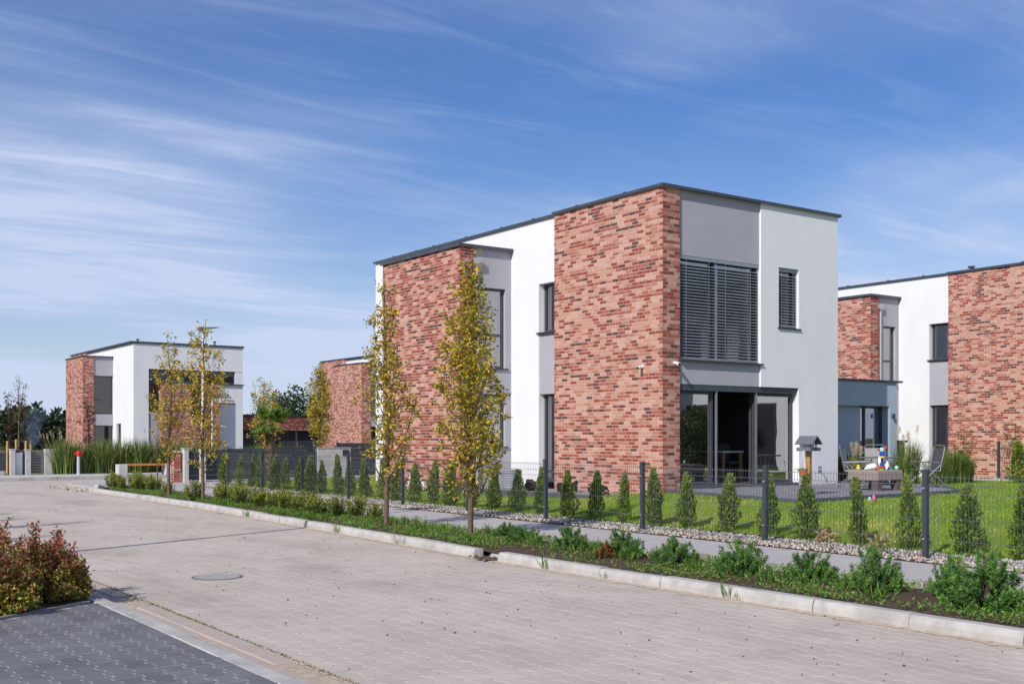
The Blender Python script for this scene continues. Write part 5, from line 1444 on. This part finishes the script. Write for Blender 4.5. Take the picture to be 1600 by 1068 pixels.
# pale pampas plumes behind the hedge at left
def plume_set(name, x, y, z, n, H_, label, spread=.35, cat='grass clump'):
    t = tag(empty(name, (x, y, z)), label, cat)
    f = link('blades', RM[1], t); f.scale = (.6, .6, H_ / 1.5)
    P = []; D = []
    b_ = MB()
    for k in range(n):
        a = rnd.uniform(0, 6.28); r = spread * rnd.random(); hh = H_ * rnd.uniform(.8, 1.05)
        tip = Vector((math.cos(a) * r, math.sin(a) * r, hh)); b_.tube([(tip.x * .3, tip.y * .3, 0), (tip.x * .7, tip.y * .7, hh * .6), tip], [.006, .005, .003], 4, cap=False)
        for _ in range(60):
            s = rnd.random(); P.append((tip.x + rnd.gauss(0, .015) + tip.x * s * .12, tip.y + rnd.gauss(0, .015), tip.z - .02 + s * .22)); D.append((rnd.gauss(0, .5) + tip.x * .4, rnd.gauss(0, .5), .9))
    b_.build('stalks', L['misc'][3], t)
    link('plumes', leaf_mesh('plumes', np.array(P), np.array(D), .055, .010, L['plume'], (1, 1)), t)
plume_set('pampas_grass', -3.9, 36.0, 0, 14, 1.55, 'pale feathery pampas plumes beside the far brick bay', .9)
plume_set('pampas_grass', 6.35, -.2, .33, 7, .85, 'cream feathery grass plumes behind the patio table', .16)
# right-hand garden planting
for k, (x, y, s, lb_) in enumerate(((8.6, -.9, .42, 'grey-green grass clump just right of the dark garden chair'), (9.2, -.7, .62, 'tall grey-green grass clump before the right house window'), (9.7, -.8, .52, 'grass clump in front of the right brick wall'), (8.0, -.4, .55, 'grass clump behind the dark garden chair'), (10.2, -.6, .48, 'loose grass clump left of the divider post'))):
    t = tag(empty('ornamental_grass', (x, y, hl(x, y)), k), lb_, 'grass clump', 'ornamental grasses by the right house')
    f = link('blades', RM[k % 4], t); f.scale = (.62, .62, s * 1.15)
plume_set('pampas_grass', 9.0, .2, .3, 6, 1.25, 'tall thin plumes rising before the right house window', .4)
for k, (x, y, lb_) in enumerate(((11.6, .3, 'reddish-brown shrub left of the divider fence post, before the brick wall'), (12.6, -.6, 'tall reddish shrub right of the divider fence post'), (13.1, -1.4, 'russet shrub between the two right-hand thujas'))):
    stem_tree('russet_shrub', x, y, .28, 1.25 + .15 * k, .1, .45, 40 + k, [L['spirea'][0], L['spirea'][1], L['spirea'][3], L['box'][0], L['spirea'][2]], (.15, .3, .15, .2, .2), lb_, 14, 90, .06, 'russet shrubs before the right house', .02, 'shrub', steep=.6, prof=lambda s: .9 - .5 * s)
b_ = MB(); b_.box(-2.2, 1.2, -.25, .25, 0, .55)
n = 2600; P = np.stack([rng.uniform(-1.4, 1.4, n), rng.uniform(-.3, .3, n), rng.uniform(.0, .62, n)], 1); D = rng.normal(size=(n, 3)); D[:, 2] += .4
t = tag(empty('clipped_hedge', (7.9, 1.2, .33), R(20)), 'dark green low hedge behind the garden table', 'hedge'); link('leaves', leaf_mesh('leaves', P, D, .07, .04, [L['box'][0], L['box'][2], L['forest'][0]], (1, 1, 1)), t)
b_ = MB()
for k in range(9): b_.tube([(-1.2 + k * .3, 0, 0), (-1.2 + k * .3 + rnd.gauss(0, .05), 0, .5)], .008, 4)
o = b_.build('stems', M['barkd'], t); o['kind'] = 'stuff'

# palm
pt = tag(empty('palm_tree', (-2.31, 15.6, .02)), 'small fan palm with shaggy trunk behind the mesh fence', 'palm')
b_ = MB(); b_.tube([(0, 0, -.05), (.0, .02, .5), (.03, .0, 1.1), (.0, 0, 1.90)], [.10, .11, .12, .10], 10); b_.build('trunk', M['bark'], pt, smooth=True)
n = 700; h_ = rng.random(n) * 1.85; a = rng.uniform(0, 6.28, n); P = np.stack([.10 * np.cos(a), .10 * np.sin(a), h_], 1); D = np.stack([np.cos(a) * .6, np.sin(a) * .6, np.full(n, .9)], 1)
link('trunk_fibre', leaf_mesh('trunk_fibre', P, D, .10, .02, [M['bark'], M['barkd'], L['misc'][3]], (3, 2, 1)), pt)
for k in range(26):
    a = k * 2.399; el = rnd.uniform(-.6, 1.35); ln = rnd.uniform(.28, .45)
    d = Vector((math.cos(a) * math.cos(el), math.sin(a) * math.cos(el), math.sin(el)))
    hub = Vector((0, 0, 1.88)) + d * ln
    side = d.cross(Vector((0, 0, 1))).normalized(); upv = side.cross(d)
    n_ = 26; ang = np.linspace(-1.75, 1.75, n_)
    D = np.array([(d * math.cos(q) + side * math.sin(q) + Vector((0, 0, -.25 * abs(q)))).to_tuple() for q in ang]); P = np.array([hub.to_tuple()] * n_)
    V, F = leaves(P, D, np.full(n_, .38) * (1 - .1 * abs(ang)), .035, .1, up=np.array([upv.to_tuple()] * n_))
    fr = link('frond', np_mesh('frond', V, F, np.repeat(rng.choice(3, n_), 2), L['palm']), pt)
    s_ = MB(); s_.tube([(0, 0, 1.86), tuple(hub)], .009, 4); s_.build('frond_stalk', L['palm'][0], fr)

# verge ground cover, litter and lawn grass
n = 52000
Y = -13.8 + 29.5 * rng.random(n) ** 1.35; kxa = np.array([kx(v) for v in Y]); tt = rng.random(n)
X = kxa + .16 + (-6.70 - kxa - .16) * tt
dens = np.sin(X * 5.1 + Y * 1.7) + np.sin(Y * 3.3 - X * 2.2) + np.sin(Y * 1.13) * .8
keep = (dens + rng.normal(0, .8, n) > -.95 + .95 * ((Y < -5) & (tt < .7))) & ((Y < 14.6) | (X > -7.3))
X, Y = X[keep], Y[keep]; n = len(X)
P = np.stack([X, Y, rng.uniform(-.01, .05, n)], 1); D = rng.normal(0, .8, (n, 3)); D[:, 2] = np.abs(D[:, 2]) * .8 + .15
mi = rng.choice(4, n, p=(.40, .26, .27, .07))
tag(link('ground_cover', leaf_mesh('ground_cover', P, D, rng.uniform(.03, .075, n) * np.where(Y < -5, .72, 1.0), rng.uniform(.008, .018, n), L['weed'], None, .2, midx=mi)), 'low green weeds covering the roadside bed', 'weeds', kind='stuff')
# taller grass tufts in the verge and in kerb joints
n = 2600; c = rng.integers(0, 70, n); c = np.where((c < 6) & (rng.random(n) < .7), c + 20, c); cx = rng.uniform(-8.0, -6.75, 70); cy = rng.uniform(-13, 6, 70); cx = np.maximum(cx, np.array([kx(v) for v in cy]) + .2)
cx[:6] = np.array([kx(v) for v in (-.9, -6.9, -8.0, 3.4, -9.9, -3.1)]) - .02; cy[:6] = (-.9, -6.9, -8.0, 3.4, -9.9, -3.1)
P = np.stack([cx[c] + rng.normal(0, .05, n) * (c > 5) + rng.normal(0, .015, n) * (c <= 5), cy[c] + rng.normal(0, .05, n), np.where(c > 5, -.01, -.11)], 1); D = rng.normal(0, .45, (n, 3)); D[:, 2] = 1
tag(link('grass_tufts', leaf_mesh('grass_tufts', P, D, rng.uniform(.08, .22, n), .006, L['weed'][:3], (1, 1, .6))), 'thin grass tufts sprouting in the roadside bed', 'grass', kind='stuff')
n = 520
X = rng.uniform(-13.0, -5.2, n); Y = -13 + 22 * rng.random(n) ** 1.4
ok = (X < np.array([kx(v) for v in Y]) - .05) | (X > -6.7); X, Y = X[ok], Y[ok]; n = len(X)
P = np.stack([X, Y, np.where(X < -7.5, -.113, .010)], 1); D = rng.normal(size=(n, 3)); D[:, 2] *= .12
tag(link('fallen_leaves', leaf_mesh('fallen_leaves', P, D, rng.uniform(.012, .035, n), rng.uniform(.008, .020, n), [mat('leaf_brown', (.13, .075, .045), .9), mat('leaf_dark', (.07, .05, .04), .9), mat('leaf_rust', (.30, .12, .05), .9)], (3, 3, 1))), 'small dry leaves scattered over the road and pavement', 'leaves', kind='stuff')
n = 550
P = np.stack([rng.normal(-4.97, .10, n), -12 + 22 * rng.random(n) ** 1.3, rng.uniform(.02, .05, n)], 1); D = rng.normal(size=(n, 3)); D[:, 2] *= .3
tag(link('fallen_leaves', leaf_mesh('fallen_leaves', P, D, rng.uniform(.03, .06, n), rng.uniform(.02, .035, n), [mat('litter_brown', (.24, .12, .06), .9), mat('litter_tan', (.40, .25, .14), .9), mat('litter_red', (.36, .10, .05), .9)], (3, 3, 1))), 'brown leaf litter lying along the gravel strip', 'leaves', kind='stuff')
n = 150000
X = -4.0 + 15.8 * rng.random(n) ** 1.5; Y = -14 + 29 * rng.random(n) ** 1.15
ok = np.array([not (inside(a, b, tp) or (-1.85 < a < 6 and b > .1) or (a > 5.8 and b > 1.9)) and in_frame(a, b, .1, .03) is not None for a, b in zip(X, Y)])
X, Y = X[ok], Y[ok]; n = len(X)
Z = np.array([hl(a, b) for a, b in zip(X, Y)])
P = np.stack([X, Y, Z - .004], 1); D = rng.normal(0, .5, (n, 3)); D[:, 2] = 1
dry = (np.sin(X * 2.3 + Y * .7) + np.sin(Y * 1.9 - X) + rng.normal(0, .7, n) - np.abs(X + 2.6) * .5) > .9
lush = np.sin(X * .9 + Y * 1.3) + np.sin(Y * .55 - X * 1.7) + rng.normal(0, .8, n)
mi = np.where(dry, rng.choice([2, 2, 1], n), np.where(lush > .3, rng.choice(4, n, p=(.35, .55, .04, .06)), rng.choice(4, n, p=(.55, .17, .02, .26))))
tag(link('lawn_grass', leaf_mesh('lawn_grass', P, D, rng.uniform(.03, .065, n), rng.uniform(.006, .011, n), L['grass'], None, .1, midx=mi)), 'short mown green grass of the garden lawn', 'grass', kind='stuff')
for k, (x, y) in enumerate(((-4.0, -7.55), (-4.05, -8.45))):
    n = 90; P = np.stack([rng.normal(0, .09, n), rng.normal(0, .09, n), rng.uniform(0, .16, n)], 1); D = rng.normal(size=(n, 3)); D[:, 2] += .5
    t = tag(empty('dry_weed', (x, y, .02)), ['withered tan weed at the lawn edge left of a thuja', 'withered tan weed at the foot of the third thuja from the right'][k], 'weed'); link('leaves', leaf_mesh('leaves', P, D, .09, .03, [L['plume'][0], L['misc'][3], L['weed'][3]], (2, 2, 1)), t)
    b_ = MB(); b_.tube([(0, 0, 0), (.02, .03, .18)], .005, 4); b_.build('stem', M['bark'], t)

# far wood all round the settlement, and a few trees standing clear of it
def crown_pts(g_, n, rx, rz, lobes=9):
    c = g_.normal(0, 1, (lobes, 3)); c /= np.linalg.norm(c, axis=1, keepdims=True); c *= g_.uniform(.35, .75, lobes)[:, None]
    k = g_.integers(0, lobes, n); d = g_.normal(0, 1, (n, 3)); d /= np.linalg.norm(d, axis=1, keepdims=True)
    p = c[k] + d * (g_.random(n) ** .4 * .42)[:, None]
    return p * np.array([rx, rx, rz]), d
P = []; D = []; b_ = MB()
g_ = np.random.default_rng(77)
fw = Vector((.5798, .8147)); rt_ = Vector((.8147, -.58))
for k in range(250):
    ang = g_.uniform(-1.15, 1.25); dist = g_.uniform(150, 190)
    if k < 90: ang = g_.uniform(-.62, -.05)
    hh = g_.uniform(3.6, 5.4) + 1.0 * max(0, math.sin(ang * 9)); rx = g_.uniform(1.8, 3.2)
    x = CAMV.x + dist * (fw.x * math.cos(ang) + rt_.x * math.sin(ang)); y = CAMV.y + dist * (fw.y * math.cos(ang) + rt_.y * math.sin(ang))
    p, d = crown_pts(g_, 230, rx, hh * .55); P.append(p + np.array([x, y, hh * .5])); D.append(d + g_.normal(0, .5, d.shape))
    b_.tube([(x, y, -.2), (x, y, hh * .7)], [.2, .08], 5, cap=False)
P = np.concatenate(P); D = np.concatenate(D)
fo = tag(link('forest', leaf_mesh('forest', P, D, g_.uniform(.5, 1.0, len(P)), g_.uniform(.35, .7, len(P)), L['forest'], (.45, .38, .17))), 'far dark green wood along the horizon', 'forest', kind='stuff')
o = b_.build('trunks', M['barkd'], fo); o['kind'] = 'stuff'
for k, (u_, dist, hh, rx, lb_) in enumerate(((432, 130, 6.6, 1.6, 'leftmost of the tall far trees above the garage roof'), (449, 128, 7.0, 1.7, 'second tall far tree above the garage roof'), (468, 130, 7.9, 1.9, 'tallest far tree above the garage roof'), (486, 126, 7.3, 1.6, 'far tree above the garage roof, next to the brick house'))):
    x_ = (u_ - 800) / 1728 * dist; x = CAMV.x + .8147 * x_ + .5798 * dist; y = CAMV.y - .58 * x_ + .8147 * dist
    t = tag(empty('far_tree', (x, y, 0)), lb_, 'tree', 'tall trees behind the garage')
    p, d = crown_pts(g_, 900, rx, hh * .5, 12); p[:, 2] += hh * .55
    link('crown', leaf_mesh('crown', p, d + g_.normal(0, .5, d.shape), g_.uniform(.25, .5, len(p)), g_.uniform(.15, .35, len(p)), L['forest'], (.4, .35, .25)), t)
    b_ = MB(); b_.tube([(0, 0, -.2), (0, 0, hh * .8)], [.18, .05], 6); b_.build('trunk', M['barkd'], t)
# trees in the garden opposite, mirrored in the terrace doors
for k, (x, y, hh) in enumerate(((7.4, -6.6, 1.75), (9.6, -8.3, 2.2), (12.3, -10.2, 2.2))):
    stem_tree('garden_tree', x, y, 0, hh, .25, 1.3, 60 + k, L['forest'] + L['pear'][:1], (.35, .3, .25, .1), ['leafy tree across the lawn mirrored in the left glass door', 'leafy tree across the lawn mirrored in the right glass door', 'leafy tree across the lawn mirrored beside the open door'][k], 16, 260, .12, None, .07, steep=.9, spread=.12)

# smoke over the wood at left
sm = MB()
for k in range(9):
    s = k / 8; sm.v += [((.5 + 1.5 * s) * math.cos(t * math.pi / 6) + 1.2 * s + .3 * math.sin(k * 1.7), (.5 + 1.5 * s) * math.sin(t * math.pi / 6) + .3 * math.cos(k * 2.1), s * 6.5) for t in range(12)]
for k in range(8):
    for j in range(12): sm.f.append((k * 12 + j, k * 12 + (j + 1) % 12, (k + 1) * 12 + (j + 1) % 12, (k + 1) * 12 + j)); sm.m.append(0)
sm.f += [tuple(range(12))[::-1], tuple(range(96, 108))]; sm.m += [0, 0]
smm = bpy.data.materials.new('smoke'); smm.use_nodes = True; t_ = smm.node_tree; t_.nodes.clear()
o_ = t_.nodes.new('ShaderNodeOutputMaterial'); pv = t_.nodes.new('ShaderNodeVolumePrincipled'); pv.inputs['Color'].default_value = (.45, .62, .95, 1); pv.inputs['Density'].default_value = .16
tcs = t_.nodes.new('ShaderNodeTexCoord'); sps = t_.nodes.new('ShaderNodeSeparateXYZ'); mrs = t_.nodes.new('ShaderNodeMapRange')
mrs.inputs[1].default_value = 4.2; mrs.inputs[2].default_value = .5; mrs.inputs[3].default_value = .0; mrs.inputs[4].default_value = .2
t_.links.new(tcs.outputs['Object'], sps.inputs[0]); t_.links.new(sps.outputs[2], mrs.inputs[0]); t_.links.new(mrs.outputs[0], pv.inputs['Density'])
t_.links.new(pv.outputs[0], o_.inputs['Volume'])
so = tag(sm.build('smoke', smm, loc=(8.2, 100, .3)), 'thin blue smoke column rising before the far wood', 'smoke', kind='stuff')
